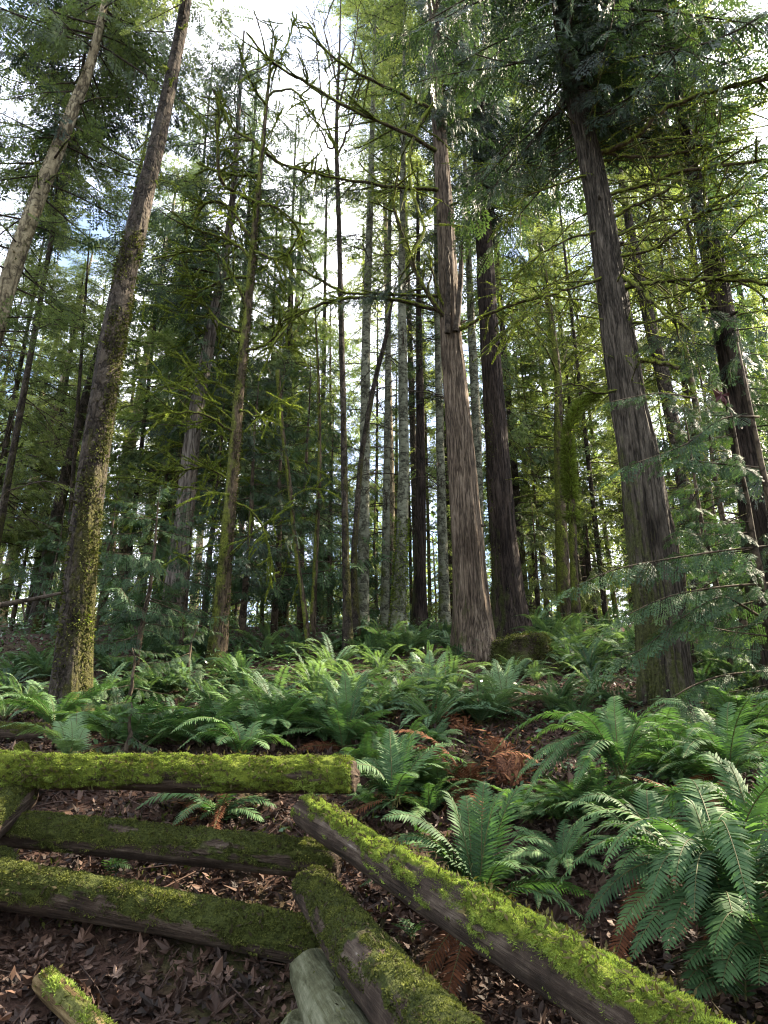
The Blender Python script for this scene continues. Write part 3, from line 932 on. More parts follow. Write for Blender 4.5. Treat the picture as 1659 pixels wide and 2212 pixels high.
near_p = [fern_proto(100 + k, MAT['fern'], 15, .8, 1, True) for k in range(2)]
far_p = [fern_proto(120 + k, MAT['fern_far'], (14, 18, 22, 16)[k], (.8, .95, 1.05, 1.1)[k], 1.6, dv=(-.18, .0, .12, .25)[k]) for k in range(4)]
rs = np.random.RandomState(21)
FERN_AREAS = [  # x0,x1,y0,y1 (picture area of the fern base), count, near?, scale, label, group
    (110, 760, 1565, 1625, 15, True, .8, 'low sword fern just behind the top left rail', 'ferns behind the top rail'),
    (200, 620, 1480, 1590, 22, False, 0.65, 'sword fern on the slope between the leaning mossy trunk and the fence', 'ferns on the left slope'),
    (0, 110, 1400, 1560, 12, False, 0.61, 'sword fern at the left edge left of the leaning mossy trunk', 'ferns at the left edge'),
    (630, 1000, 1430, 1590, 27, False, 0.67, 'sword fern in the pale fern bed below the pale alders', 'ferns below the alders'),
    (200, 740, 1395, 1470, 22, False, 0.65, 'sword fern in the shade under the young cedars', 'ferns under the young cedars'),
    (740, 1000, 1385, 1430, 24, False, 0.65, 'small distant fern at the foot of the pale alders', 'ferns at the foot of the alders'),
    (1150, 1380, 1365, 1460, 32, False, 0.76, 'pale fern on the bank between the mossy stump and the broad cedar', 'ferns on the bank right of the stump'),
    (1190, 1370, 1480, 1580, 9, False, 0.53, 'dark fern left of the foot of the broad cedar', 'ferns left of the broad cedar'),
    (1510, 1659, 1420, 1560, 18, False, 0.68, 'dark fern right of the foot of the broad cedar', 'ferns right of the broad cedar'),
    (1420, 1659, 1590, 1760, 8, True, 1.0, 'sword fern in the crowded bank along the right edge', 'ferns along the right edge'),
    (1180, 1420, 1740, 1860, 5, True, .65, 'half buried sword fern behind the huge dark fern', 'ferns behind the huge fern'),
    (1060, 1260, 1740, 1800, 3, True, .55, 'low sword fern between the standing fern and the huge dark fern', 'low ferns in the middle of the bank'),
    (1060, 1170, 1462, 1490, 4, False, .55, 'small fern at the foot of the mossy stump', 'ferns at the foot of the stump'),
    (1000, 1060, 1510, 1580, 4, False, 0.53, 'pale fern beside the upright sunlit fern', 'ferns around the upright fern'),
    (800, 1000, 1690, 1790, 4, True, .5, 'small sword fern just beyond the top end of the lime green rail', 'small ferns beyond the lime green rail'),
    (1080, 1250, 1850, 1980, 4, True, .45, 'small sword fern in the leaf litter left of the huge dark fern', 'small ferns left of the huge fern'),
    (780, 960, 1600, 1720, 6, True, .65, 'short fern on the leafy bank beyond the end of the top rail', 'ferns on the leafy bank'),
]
used = set()
for (x0, x1, y0, y1, n, near, s, lab, grp) in FERN_AREAS:
    for k in range(n):
        px = x0 + (x1 - x0) * (k + rs.uniform(.1, .9)) / n
        py = rs.uniform(y0, y1)
        b = ground_hit(px, py)
        pr = (near_p if near else far_p)[rs.randint(2 if near else 4)]
        copy_tree(pr, b, rs.uniform(0, 6.28), s * rs.uniform(.65, 1.3), lab, grp, (rs.normal(0, .12), rs.normal(0, .12)))
for pr in near_p + far_p:
    for ch in list(pr.children):
        bpy.data.objects.remove(ch)
    bpy.data.objects.remove(pr)

# ------------------------------------------------------------------ undergrowth stuff: small leafy sprigs over the slope
n = 34000
y = 5.0 + 24 * rs.rand(n) ** 1.1
x = rs.uniform(-1, 1, n) * (.62 * y + .5)
p = np.stack([x * .5, y * .5, 0 * x], 1)
keep = (fbm(p, 77, 3) + rs.normal(0, .2, n)) > (.12 - .25 * sstep(8, 14, y))
x, y = x[keep], y[keep]
n = len(x)
hgt = rs.uniform(.02, .32, n) * (0.5 + .8 * sstep(6, 14, y))
B = np.stack([x, y, gz(x, y) + hgt], 1)
D = np.stack([rs.normal(0, 1, n), rs.normal(0, 1, n), rs.normal(.15, .4, n)], 1)
Nn = unit(np.stack([rs.normal(0, .6, n), rs.normal(0, .6, n) - .3, np.ones(n)], 1))
L = rs.uniform(.035, .085, n) * (1 + .5 * sstep(8, 20, y))
mb = MB()
mb.leaves(rhombs(B, D, L, L * .5, Nn), np.clip(rs.normal(.5, .22, n), 0, 1))
o = mb.build('undergrowth', [MAT['shrub']])
tag(o, 'low leafy undergrowth carpeting the slope between the ferns', 'undergrowth', kind='stuff')

# low moss cushions on the bank
n = 9000
y = 4.2 + 5 * rs.rand(n)
x = rs.uniform(-1, 1, n) * (.55 * y)
keep = fbm(np.stack([x * .8, y * .8, 0 * x], 1), 55, 3) > .2
x, y = x[keep], y[keep]
n = len(x)
B = np.stack([x, y, gz(x, y)], 1)
mb = MB()
D = np.stack([rs.normal(0, .6, n), rs.normal(0, .6, n), np.ones(n)], 1)
mb.leaves(rhombs(B, D, rs.uniform(.03, .06, n), rs.uniform(.012, .03, n), unit(rs.normal(0, 1, (n, 3)))), np.clip(rs.normal(.45, .25, n), 0, 1))
o = mb.build('ground_moss', [MAT['moss_dull']])
tag(o, 'patches of olive moss on the forest floor', 'moss', kind='stuff')

# ------------------------------------------------------------------ foliage building blocks
def spray(L, ls, seed, kind='cedar'):
    """flat fan of branchlets along +X; returns leaf quads (n,4,3)"""
    rs = np.random.RandomState(seed)
    sp, step = 0.036 * ls, 0.026 * ls
    Bs, Ds, Ls, Ws, Ns = [], [], [], [], []
    cedar = kind == 'cedar'
    for s_ in np.arange(.10 * L, L, sp):
        for sg in (1, -1):
            u = s_ / L
            bl = (L * .40 * (1 - u) ** .75 * min(1, .45 + u * 2.2) + .02 * ls) * rs.uniform(.75, 1.2)
            a = sg * math.radians(rs.uniform(42, 58) if cedar else rs.uniform(50, 70))
            d = np.array([math.cos(a), math.sin(a), rs.normal(0, .10 if cedar else .22)])
            lat = np.array([-math.sin(a), math.cos(a), 0])
            b0 = np.array([s_, 0, 0])
            r_ = np.arange(step * .4, bl, step)
            for k, q_ in enumerate(r_):
                for s2 in ((1,) if k % 2 else (-1,)) if cedar else (1, -1):
                    Bs.append(b0 + d * q_)
                    Ds.append(d * .75 + lat * s2 * .6 + np.array([0, 0, rs.normal(-.05, .15 if cedar else .35)]))
                    Ls.append(ls * (.048 if cedar else .042) * rs.uniform(.7, 1.2))
                    Ws.append(ls * (.017 if cedar else .012))
                    Ns.append([rs.normal(0, .25), rs.normal(0, .25), 1] if cedar else rs.normal(0, 1, 3))
            Bs.append(b0 + d * max(bl - step, 0)); Ds.append(d); Ls.append(ls * .055); Ws.append(ls * .018); Ns.append([rs.normal(0, .2), rs.normal(0, .2), 1])
    q_ = rhombs(np.array(Bs), np.array(Ds), np.array(Ls), np.array(Ws), unit(np.array(Ns)))
    # droop of the fan: sides and tip sink
    X, Y_ = q_[..., 0], q_[..., 1]
    q_[..., 2] -= (.30 if cedar else .12) * X ** 2 / L + (.55 if cedar else .2) * np.abs(Y_) ** 1.3
    return q_


SPR = {}


def get_spray(kind, ls):
    if (kind, ls) not in SPR:
        SPR[(kind, ls)] = [(spray(l, ls, 500 + k, kind), l) for k, l in enumerate((.35, .5, .65, .85))]
    return SPR[(kind, ls)]


def rotM(az, pitch, roll=0.0):
    return np.array(Matrix.Rotation(az, 3, 'Z') @ Matrix.Rotation(-pitch, 3, 'Y') @ Matrix.Rotation(roll, 3, 'X'))


BOUGH = {}


def make_bough(kind, ls, seed, dens=1.0):
    """a bough 2.4 m long growing along +X: leaves, leaf vars, wood"""
    rs = np.random.RandomState(seed)
    Lb = 2.4
    cedar = kind == 'cedar'
    t = np.linspace(0, 1, 10)
    sag, lift = (rs.uniform(.25, .42), rs.uniform(.12, .25)) if cedar else (rs.uniform(.08, .2), rs.uniform(.05, .15))
    ax = np.stack([t * Lb, Lb * .08 * np.sin(t * 4 + rs.uniform(0, 6)) * t, Lb * (-sag * t ** 1.3 + lift * t ** 3)], 1)
    mb = MB()
    v, f = tube(ax, np.linspace(.022, .004, 10), 5, caps=False)
    wood = [(v, f)]
    lv, la = [], []
    sprs = get_spray(kind, ls)
    pos = np.arange(.14, 1.0, .085 / dens)
    sg = 1
    for u in pos:
        for rep in range(1 if u < .8 else 2):
            sg = -sg
            want = (.22 + .62 * (1 - u) ** .8) * rs.uniform(.7, 1.15) * (1 if cedar else .85)
            k = int(np.argmin([abs(l - want) for _, l in sprs]))
            sq, l = sprs[k]
            sc = want / l
            c = np.array([np.interp(u, t, ax[:, j]) for j in range(3)])
            tg = math.atan2(np.interp(min(u + .05, 1), t, ax[:, 1]) - c[1], .12)
            az = tg + sg * math.radians(rs.uniform(35, 68))
            pit = math.radians(rs.uniform(-55, -12) if cedar else rs.uniform(-25, 12))
            M = rotM(az, pit, rs.normal(0, .45)) * sc
            lv.append(sq @ M.T + c)
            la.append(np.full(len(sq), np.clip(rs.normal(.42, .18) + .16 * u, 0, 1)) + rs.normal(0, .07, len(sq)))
            wood.append(tube(np.array([c, c + M @ np.array([l * .5, 0, -.07 * l]), c + M @ np.array([l * .9, 0, -.22 * l])]), [.007, .005, .002], 3, caps=False))
    sq, l = sprs[1]
    M = rotM(rs.normal(0, .2), -.25 if cedar else .05, 0)
    lv.append(sq @ M.T + ax[-1])
    la.append(np.full(len(sq), .65))
    return np.concatenate(lv), np.clip(np.concatenate(la), 0, 1), wood


def get_boughs(kind, ls, dens=1.0):
    key = (kind, ls, dens)
    if key not in BOUGH:
        BOUGH[key] = [make_bough(kind, ls, 900 + k, dens) for k in range(6)]
    return BOUGH[key]


def put_bough(mb, b, pos, az, pitch, sc, roll=0.0, dv=0.0, wood=True):
    lv, la, wd = b
    M = rotM(az, pitch, roll) * sc
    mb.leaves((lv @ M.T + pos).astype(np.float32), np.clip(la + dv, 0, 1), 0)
    if wood:
        for v, f in wd:
            mb.add(v @ M.T + pos, f, .5, 1)


def at_z(path, z):
    o_ = np.argsort(path[:, 2])
    return np.array([np.interp(z, path[o_, 2], path[o_, k]) for k in range(3)])


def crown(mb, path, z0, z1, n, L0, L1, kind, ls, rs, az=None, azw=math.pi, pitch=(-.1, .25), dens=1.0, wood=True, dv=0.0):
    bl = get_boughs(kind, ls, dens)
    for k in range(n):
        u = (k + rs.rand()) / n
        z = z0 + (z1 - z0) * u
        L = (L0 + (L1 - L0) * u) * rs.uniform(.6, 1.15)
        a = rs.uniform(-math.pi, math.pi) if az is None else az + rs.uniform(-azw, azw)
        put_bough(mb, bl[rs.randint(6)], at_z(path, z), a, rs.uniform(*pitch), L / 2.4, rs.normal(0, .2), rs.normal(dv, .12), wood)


def curve_limb(p, az, L, rise, fall, rs, n=9, wob=.06):
    t = np.linspace(0, 1, n)
    h = np.stack([np.cos(az) * t, np.sin(az) * t, rise * t - fall * t ** 2], 1) * L
    w = np.cumsum(rs.normal(0, wob * L / n, (n, 3)), 0)
    w[0] = 0
    return p + h + w


def add_limb(mb, P, r0, r1, rs, twigs=4, tl=.35, segs=6, mat=0, lump=.25, twig_fall=.4, sub=True):
    n = len(P)
    def df(Pp, th, D):
        return 1 + lump * fbm(Pp[:, None] * 9 + D * .8, 33, 2)
    v, f = tube(P, np.linspace(r0, r1, n), segs, df, caps=False)
    mb.add(v, f, .5, mat)
    Lt = np.linalg.norm(P[-1] - P[0])
    paths = [P]
    for k in range(twigs):
        u = rs.uniform(.2, .97)
        c = np.array([np.interp(u, np.linspace(0, 1, n), P[:, j]) for j in range(3)])
        i = min(int(u * (n - 1)), n - 2)
        dr = unit(P[i + 1] - P[i])
        d2 = unit(dr * .7 + rs.normal(0, .6, 3))
        l = Lt * tl * rs.uniform(.4, 1.2) * (1.1 - .5 * u)
        t = np.linspace(0, 1, 6)[:, None]
        Q = c + d2 * t * l + np.array([0, 0, -1]) * twig_fall * l * t ** 2 * rs.uniform(-.4, 1) + np.cumsum(rs.normal(0, .02 * l, (6, 3)), 0) * (t > 0)
        v, f = tube(Q, np.linspace(max(r1, r0 * .42 * (1 - .4 * u)), max(.002, r1 * .4), 6), 4, caps=False)
        mb.add(v, f, .5, mat)
        paths.append(Q)
        if sub:
            for kk in range(2):
                j_ = rs.randint(2, 5)
                d3 = unit(unit(Q[j_] - Q[j_ - 1]) + rs.normal(0, .7, 3))
                l3 = l * rs.uniform(.2, .5)
                Q3 = Q[j_] + d3 * np.linspace(0, 1, 4)[:, None] * l3 + np.cumsum(rs.normal(0, .02 * l3, (4, 3)), 0)
                v, f = tube(Q3, np.linspace(max(.003, r1 * .6), .0018, 4), 3, caps=False)
                mb.add(v, f, .5, mat)
    return paths


def moss_on(mb, paths, rads, rs, per_m=900, ln=.05, w=.012, mat=0, down=.9, vm=.5):
    for P, r in zip(paths, rads):
        d = np.r_[0, np.cumsum(np.linalg.norm(np.diff(P, axis=0), axis=1))]
        n = int(d[-1] * per_m)
        if n < 3:
            continue
        s_ = rs.rand(n) * d[-1]
        gate = fbm(np.stack([s_ * 3.5, 0 * s_ + P[0, 0], 0 * s_], 1), 71, 2) > -.25
        s_ = s_[gate]
        n = len(s_)
        C = np.stack([np.interp(s_, d, P[:, k]) for k in range(3)], 1)
        a = unit(rs.normal(0, 1, (n, 3)))
        D = unit(a + np.array([0, 0, -down]) * rs.rand(n, 1) + np.array([0, 0, .3]))
        rr = np.interp(s_, [0, d[-1]], r)[:, None]
        mb.leaves(rhombs(C + a * rr * .7, D, ln * rs.uniform(.4, 1.3, n) * (.6 + rr[:, 0] * 12), w * rs.uniform(.6, 1.4, n), unit(rs.normal(0, 1, (n, 3)))),
                  np.clip(rs.normal(vm, .2, n) + .2 * D[:, 2], 0, 1), mat)


TREES = {}


def trunk(key, name, label, Y, pts, mat, segs=18, flare=.25, flute=.0, rough=.05, up=3.0, group=None, step=.18, knots=0, cat='tree', furrow=0.0):
    """pts: (px, py, width px[, Y]) from the base upwards; goes down into the ground and a few metres past the frame"""
    rs = np.random.RandomState(abs(hash(key)) % 9999 if False else sum(ord(c) * (i + 3) for i, c in enumerate(key)))
    P = []
    for q_ in pts:
        yy = q_[3] if len(q_) > 3 else Y
        P.append([*PY(q_[0], q_[1], yy), px_rad(q_[0], q_[1], q_[2], yy)])
    P = np.array(P)
    d0 = unit(P[0, :3] - P[1, :3])
    if d0[2] > -.3:
        d0 = unit(np.array([d0[0], d0[1], -.6]))
    d0 = unit(d0 * np.array([.6, .6, 1]))
    b = P[0, :3].copy()
    for _ in range(600):
        if b[2] < gz(b[0], b[1]) - .25:
            break
        b = b + d0 * .05
    base = np.r_[b, P[0, 3] * 1.05]
    allP = [P]
    if np.linalg.norm(b - P[0, :3]) > .15:
        allP = [base[None], P]
    if up > 0:
        du = unit(P[-1, :3] - P[-2, :3])
        allP.append(np.r_[P[-1, :3] + du * up, max(P[-1, 3] * .45, .012)][None])
    P = np.vstack(allP)
    Lt = np.sum(np.linalg.norm(np.diff(P[:, :3], axis=0), axis=1))
    S = spline(P, max(12, int(Lt / step)))
    path, rad = S[:, :3], np.maximum(S[:, 3], .008)
    zb = float(gz(b[0], b[1]))
    ph = rs.uniform(0, 6.28)

    def df(Pp, th, D):
        h = (Pp[:, 2] - zb)[:, None]
        fl = np.exp(-np.clip(h, 0, None) / .6)
        m = 1 + flare * fl * (1 + .5 * np.cos(5 * th[None] + ph) + .3 * np.cos(3 * th[None] + 2 * ph))
        r_ = rad[:, None]
        m = m + flute * np.cos(th[None] * 7 + ph + .35 * h) * (.4 + fl)
        m = m + rough * 1.6 * fbm(np.stack([D[..., 0] * 3.2, D[..., 1] * 3.2, Pp[:, None, 2] * 1.1 + 0 * D[..., 0]], -1), 41, 3)
        m = m + rough * .8 * fbm(np.stack([D[..., 0] * 11, D[..., 1] * 11, Pp[:, None, 2] * 1.6 + 0 * D[..., 0]], -1), 42, 2)
        return m
    if furrow:
        df0 = df

        def df(Pp, th, D):
            q_ = np.stack([D[..., 0] * 7.5, D[..., 1] * 7.5, Pp[:, None, 2] * .55 + 0 * D[..., 0]], -1)
            q2 = np.stack([D[..., 0] * 15, D[..., 1] * 15, Pp[:, None, 2] * 1.0 + 0 * D[..., 0]], -1)
            return df0(Pp, th, D) + furrow * (np.abs(noise3(q_, 51)) - .3) * 1.4 + furrow * (np.abs(noise3(q2, 52)) - .3) * .8
    th = thing(name, label, cat, (b[0], b[1], zb), group)
    mb = MB()
    v, f = tube(path, rad, segs, df)
    mb.add(v, f, .5)
    for k in range(knots):
        u = rs.uniform(.1, .95)
        i = int(u * (len(path) - 1))
        a = rs.uniform(math.pi, 2 * math.pi)
        d = np.array([math.cos(a), math.sin(a), rs.uniform(-.2, .5)])
        c = path[i] + d * rad[i] * .9
        v, f = tube(np.array([c, c + d * rad[i] * .25, c + d * rad[i] * rs.uniform(.35, .8)]), np.array([.16, .11, .06]) * rad[i] * rs.uniform(.7, 1.4), 6)
        mb.add(v, f, .5)
    mb.build('trunk', [MAT[mat]], th)
    TREES[key] = (th, path, rad, rs)
    return th, path, rad, rs


def give_crown(key, specs, leaf='cedar_leaf', twig='dark_twig', name='crown', dead=None):
    th, path, rad, rs = TREES[key]
    mb = MB()
    for sp in specs:
        crown(mb, path, rs=rs, **sp)
    if dead:
        za, zb_, nd, Ld = dead
        for k in range(nd):
            P = curve_limb(at_z(path, za + (zb_ - za) * rs.rand()), rs.uniform(-math.pi, math.pi), Ld * rs.uniform(.5, 1.3), rs.uniform(-.15, .5), rs.uniform(.2, .9), rs, 7)
            add_limb(mb, P, .016, .005, rs, 6, .4, 4, 1)
    return mb.build(name, [MAT[leaf], MAT[twig]], th)


def zpx(py, Y):
    return PY(CX, py, Y)[2]


def limb_px(key, pts, Y0, Y1, w0, w1, twigs=5, tl=.3, moss=700, mln=.05, mat='limb', lump=.35, name='branch', label=None, vm=.5):
    th, path, rad, rs = TREES[key]
    n = len(pts)
    P = np.array([PY(px, py, Y0 + (Y1 - Y0) * k / (n - 1)) for k, (px, py) in enumerate(pts)])
    S = spline(P, max(8, n * 5))
    S[1:-1] += rs.normal(0, .010, S[1:-1].shape)
    r0, r1 = px_rad(*pts[0], w0, Y0), px_rad(*pts[-1], w1, Y1)
    mb = MB()
    paths = add_limb(mb, S, r0, r1, rs, int(twigs * 1.6), tl, 8, 0, lump)
    o_ = mb.build(name, [MAT[mat]], th)
    if label:
        o_['label'] = label
    if moss:
        mb = MB()
        moss_on(mb, paths, [(r0, r1)] + [(r0 * .4, r1 * .5)] * 60, rs, moss * 2.4, mln * .7, .010, vm=vm)
        if mb.v:
            mb.build('moss', [MAT['moss_gold']], o_)
    return o_


def auto_limbs(key, z0, z1, n, L, r0, rise=(.0, .5), fall=(.2, .8), az=None, azw=math.pi, twigs=5, moss=500, mln=.05, mat='limb', parts=True, tl=.35, vm=.5):
    """bare or mossy branches around the trunk, each one a part of its own"""
    th, path, rad, rs = TREES[key]
    acc = MB()
    accm = MB()
    for k in range(n):
        z = z0 + (z1 - z0) * (k + rs.rand()) / n
        a = rs.uniform(-math.pi, math.pi) if az is None else az + rs.uniform(-azw, azw)
        l = L * rs.uniform(.5, 1.25)
        P = curve_limb(at_z(path, z), a, l, rs.uniform(*rise), rs.uniform(*fall), rs)
        rr = r0 * rs.uniform(.6, 1.3)
        mb = MB() if parts else acc
        paths = add_limb(mb, P, rr, rr * .25, rs, twigs, tl, 6 if parts else 4, 0 if parts else 1, sub=parts)
        if parts:
            o_ = mb.build('branch', [MAT[mat]], th)
        if moss:
            m2 = MB() if parts else accm
            moss_on(m2, paths, [(rr, rr * .25)] + [(rr * .4, rr * .2)] * 50, rs, moss, mln, .012, vm=vm)
            if parts and m2.v:
                m2.build('moss', [MAT['moss_gold']], o_)
    return acc


# ------------------------------------------------------------------ the trees one can tell apart
W, S_ = math.pi, -math.pi / 2
trunk('A', 'leaning_fir', 'large dark leaning trunk with moss patches, left of centre behind the fence', 8.0,
      [(147, 1560, 76), (160, 1400, 68), (178, 1200, 62), (203, 1000, 58), (232, 800, 52), (262, 640, 46), (300, 470, 41), (335, 330, 34), (366, 190, 28), (392, 60, 24), (402, 0, 22)],
      'fir', 72, .30, .02, .06, 3.5, step=.05, knots=10, furrow=.05)
give_crown('A', [dict(z0=zpx(40, 8), z1=zpx(-150, 8), n=16, L0=1.6, L1=2.2, kind='fir', ls=1.6)], 'fir_leaf')
auto_limbs('A', zpx(600, 8), zpx(60, 8), 9, .5, .012, twigs=4, moss=400, mln=.03)

def trunk_moss(key, za, zb_, per_m, mat, ln=.05, side=(0, 0), thr=-.1, sc=2.2):
    """ragged moss cushions on a trunk, thickest towards 'side'"""
    th, path, rad, rs = TREES[key]
    n = int(abs(zb_ - za) * per_m)
    z = rs.uniform(za, zb_, n)
    o_ = np.argsort(path[:, 2])
    C = np.stack([np.interp(z, path[o_, 2], path[o_, k]) for k in range(3)], 1)
    r = np.interp(z, path[o_, 2], rad[o_])
    a = rs.uniform(0, 2 * math.pi, n)
    D = np.stack([np.cos(a), np.sin(a), 0 * a], 1)
    keep = fbm(np.stack([D[:, 0] * 1.6, D[:, 1] * 1.6, z * sc], 1), 61, 3) + .35 * (D[:, 0] * side[0] + D[:, 1] * side[1]) + rs.normal(0, .08, n) > thr
    C, r, D = C[keep], r[keep][:, None], D[keep]
    n = len(C)
    mb = MB()
    dr = unit(D * .7 + np.array([0, 0, -.6]) * rs.rand(n, 1) + rs.normal(0, .4, (n, 3)))
    L = ln * rs.uniform(.5, 1.3, n)
    mb.leaves(rhombs(C + D * r * 1.0, dr, L, L * .35, unit(rs.normal(0, 1, (n, 3)))), np.clip(rs.normal(.42, .22, n), 0, 1))
    return mb.build('moss', [MAT[mat]], th)


trunk_moss('A', .4, 7.0, 2600, 'moss_dull', .05, (.8, -.3), .12)
trunk_moss('A', .9, 2.2, 2600, 'moss_gold', .05, (1.2, -.2), .62)
trunk('B', 'pale_fir', 'pale sunlit curved trunk slanting across the upper left corner', 11.0,
      [(-70, 900, 40), (-15, 730, 37), (22, 600, 36), (55, 500, 34), (92, 400, 31), (125, 320, 29), (160, 230, 25), (188, 160, 21), (215, 60, 16), (235, -40, 12)],
      'pale', 40, .2, .02, .07, 3, step=.08, knots=8, furrow=.05)
give_crown('B', [dict(z0=zpx(720, 11), z1=zpx(330, 11), n=20, L0=1.8, L1=2.4, kind='fir', ls=1.6, dv=-.05, pitch=(-.3, .1), az=1.57, azw=1.9),
                 dict(z0=zpx(330, 11), z1=zpx(-120, 11), n=40, L0=2.4, L1=2.2, kind='fir', ls=1.6, pitch=(-.35, .1), az=1.57, azw=2.0),
                 dict(z0=zpx(120, 11), z1=zpx(-150, 11), n=22, L0=2.8, L1=2.6, kind='cedar', ls=1.6, pitch=(-.3, .1), dv=-.15)], 'fir_leaf')
auto_limbs('B', zpx(640, 11), zpx(200, 11), 14, 2.0, .022, rise=(-.1, .4), fall=(.2, .6), twigs=7, moss=250, mln=.04, mat='dark_twig')

trunk_moss('B', zpx(720, 11), zpx(150, 11), 900, 'moss_dull', .05, (-.6, 0), .22)
trunk('C', 'slanting_fir', 'dark slanting trunk behind and left of the big leaning one', 17.0,
      [(88, 1300, 30), (110, 1180, 27), (140, 1040, 24), (178, 890, 21), (205, 790, 18), (235, 680, 15), (262, 560, 12), (285, 450, 9)], 'fir', 14, .2, .0, .06, 4)
give_crown('C', [dict(z0=zpx(900, 17), z1=zpx(300, 17), n=44, L0=2.0, L1=1.8, kind='fir', ls=2.4)], 'fir_leaf', dead=(zpx(1200, 17), zpx(700, 17), 20, 1.6))
trunk('C2', 'thin_fir', 'very thin dark stem just right of the dark slanting trunk', 16.0, [(148, 1250, 11), (152, 1130, 10), (162, 960, 9), (175, 780, 7), (186, 620, 5)], 'fir', 8, .1, 0, .05, 2)
give_crown('C2', [dict(z0=zpx(1000, 16), z1=zpx(600, 16), n=18, L0=1.1, L1=.8, kind='fir', ls=2.4)], 'fir_leaf')
trunk('D', 'pale_alder', 'grey pale trunk leaning right at the left edge, lit above', 20.0, [(5, 1310, 24), (28, 1200, 23), (62, 1080, 20), (95, 960, 18), (120, 880, 15), (140, 810, 13), (165, 700, 9)], 'pale', 12, .2, 0, .05, 3)
give_crown('D', [dict(z0=zpx(950, 20), z1=zpx(600, 20), n=34, L0=2.4, L1=1.5, kind='fir', ls=2.4, dv=.25)], 'fir_leaf', dead=(zpx(1200, 20), zpx(850, 20), 20, 1.6))
trunk('D2', 'pale_alder', 'thinner pale trunk at the left edge, parallel to and below the grey pale one', 24.0, [(-20, 1240, 20), (20, 1120, 18), (48, 1020, 16), (66, 950, 14), (95, 840, 10)], 'pale', 12, .2, 0, .05, 4)
give_crown('D2', [dict(z0=zpx(1050, 24), z1=zpx(700, 24), n=34, L0=2.6, L1=1.6, kind='fir', ls=3.0, dv=.25)], 'fir_leaf')
trunk('E', 'sunlit_fir', 'straight yellow sunlit trunk right of the big leaning one', 22.0, [(262, 1250, 22), (280, 1000, 20), (295, 900, 19), (315, 780, 16), (335, 680, 13), (350, 590, 9)], 'pale', 12, .2, 0, .05, 5)
give_crown('E', [dict(z0=zpx(900, 22), z1=zpx(350, 22), n=54, L0=2.4, L1=1.6, kind='fir', ls=2.4, dv=.2)], 'fir_leaf', dead=(zpx(1150, 22), zpx(700, 22), 20, 1.6))

trunk('Fc', 'grey_cedar', 'weathered grey cedar trunk rising out of young green cedars', 13.0,
      [(372, 1330, 50), (384, 1230, 44), (398, 1120, 40), (412, 980, 35), (425, 880, 31), (448, 760, 26), (470, 640, 21), (488, 540, 17), (505, 400, 13), (515, 250, 9)], 'grey_snag', 20, .2, .05, .06, 3, step=.14, knots=10)
give_crown('Fc', [dict(z0=zpx(980, 13), z1=zpx(760, 13), n=10, L0=1.5, L1=1.6, kind='cedar', ls=1.6),
                  dict(z0=zpx(760, 13), z1=zpx(120, 13), n=76, L0=2.4, L1=1.6, kind='cedar', ls=1.6, dv=.16)], 'cedar_leaf')
auto_limbs('Fc', zpx(1180, 13), zpx(700, 13), 14, 1.7, .02, rise=(-.1, .3), fall=(.0, .5), az=W, azw=1.3, twigs=5, moss=420, mln=.05, vm=.6)

trunk('G', 'mossy_maple', 'slender dark mossy tree with many crooked bare green branches', 11.5,
      [(470, 1425, 38), (480, 1300, 33), (492, 1150, 29), (505, 1000, 25), (516, 860, 22), (530, 720, 19), (545, 560, 16), (554, 450, 13), (566, 330, 10), (578, 200, 7), (586, 110, 4)], 'mossy', 18, .2, .03, .08, .6, step=.12)
for pts, w0, w1 in [
        ([(556, 440), (520, 420), (480, 395), (470, 330), (472, 200)], 9, 4), ([(545, 560), (500, 520), (450, 505), (382, 478)], 9, 4), ([(548, 520), (490, 445), (440, 440), (415, 485)], 8, 4),
        ([(566, 330), (540, 300), (500, 275), (475, 215)], 8, 3), ([(556, 440), (600, 450), (640, 490), (660, 540)], 8, 3), ([(562, 380), (520, 380), (465, 370), (425, 350)], 8, 3),
        ([(578, 210), (600, 195), (640, 200), (690, 270), (720, 300)], 5, 2), ([(575, 230), (550, 190), (530, 150), (515, 100)], 5, 2), ([(580, 190), (585, 140), (595, 90), (580, 40)], 4, 2),
        ([(582, 160), (610, 120), (625, 80), (640, 30)], 4, 1.5), ([(540, 600), (500, 600), (450, 620), (400, 650)], 7, 3), ([(530, 720), (480, 700), (430, 640), (390, 560)], 7, 3),
        ([(535, 660), (480, 560), (440, 540), (330, 560)], 7, 3), ([(545, 540), (600, 560), (625, 545), (650, 500)], 7, 3), ([(525, 760), (580, 740), (620, 690), (660, 670)], 7, 3),
        ([(516, 860), (470, 830), (420, 810), (380, 760)], 7, 3), ([(510, 940), (450, 900), (390, 890), (335, 900)], 7, 3), ([(500, 1040), (440, 1010), (360, 1020), (315, 1000)], 6, 3),
        ([(566, 320), (600, 350), (650, 365), (720, 380)], 8, 4), ([(514, 880), (560, 900), (600, 870), (640, 880)], 5, 2), ([(498, 1080), (550, 1110), (580, 1180), (585, 1260)], 6, 2)]:
    limb_px('G', pts, 11.5, 11.5 + R.uniform(-1.5, 1.2), w0, w1, 11, .38, 520, .04, vm=.6)

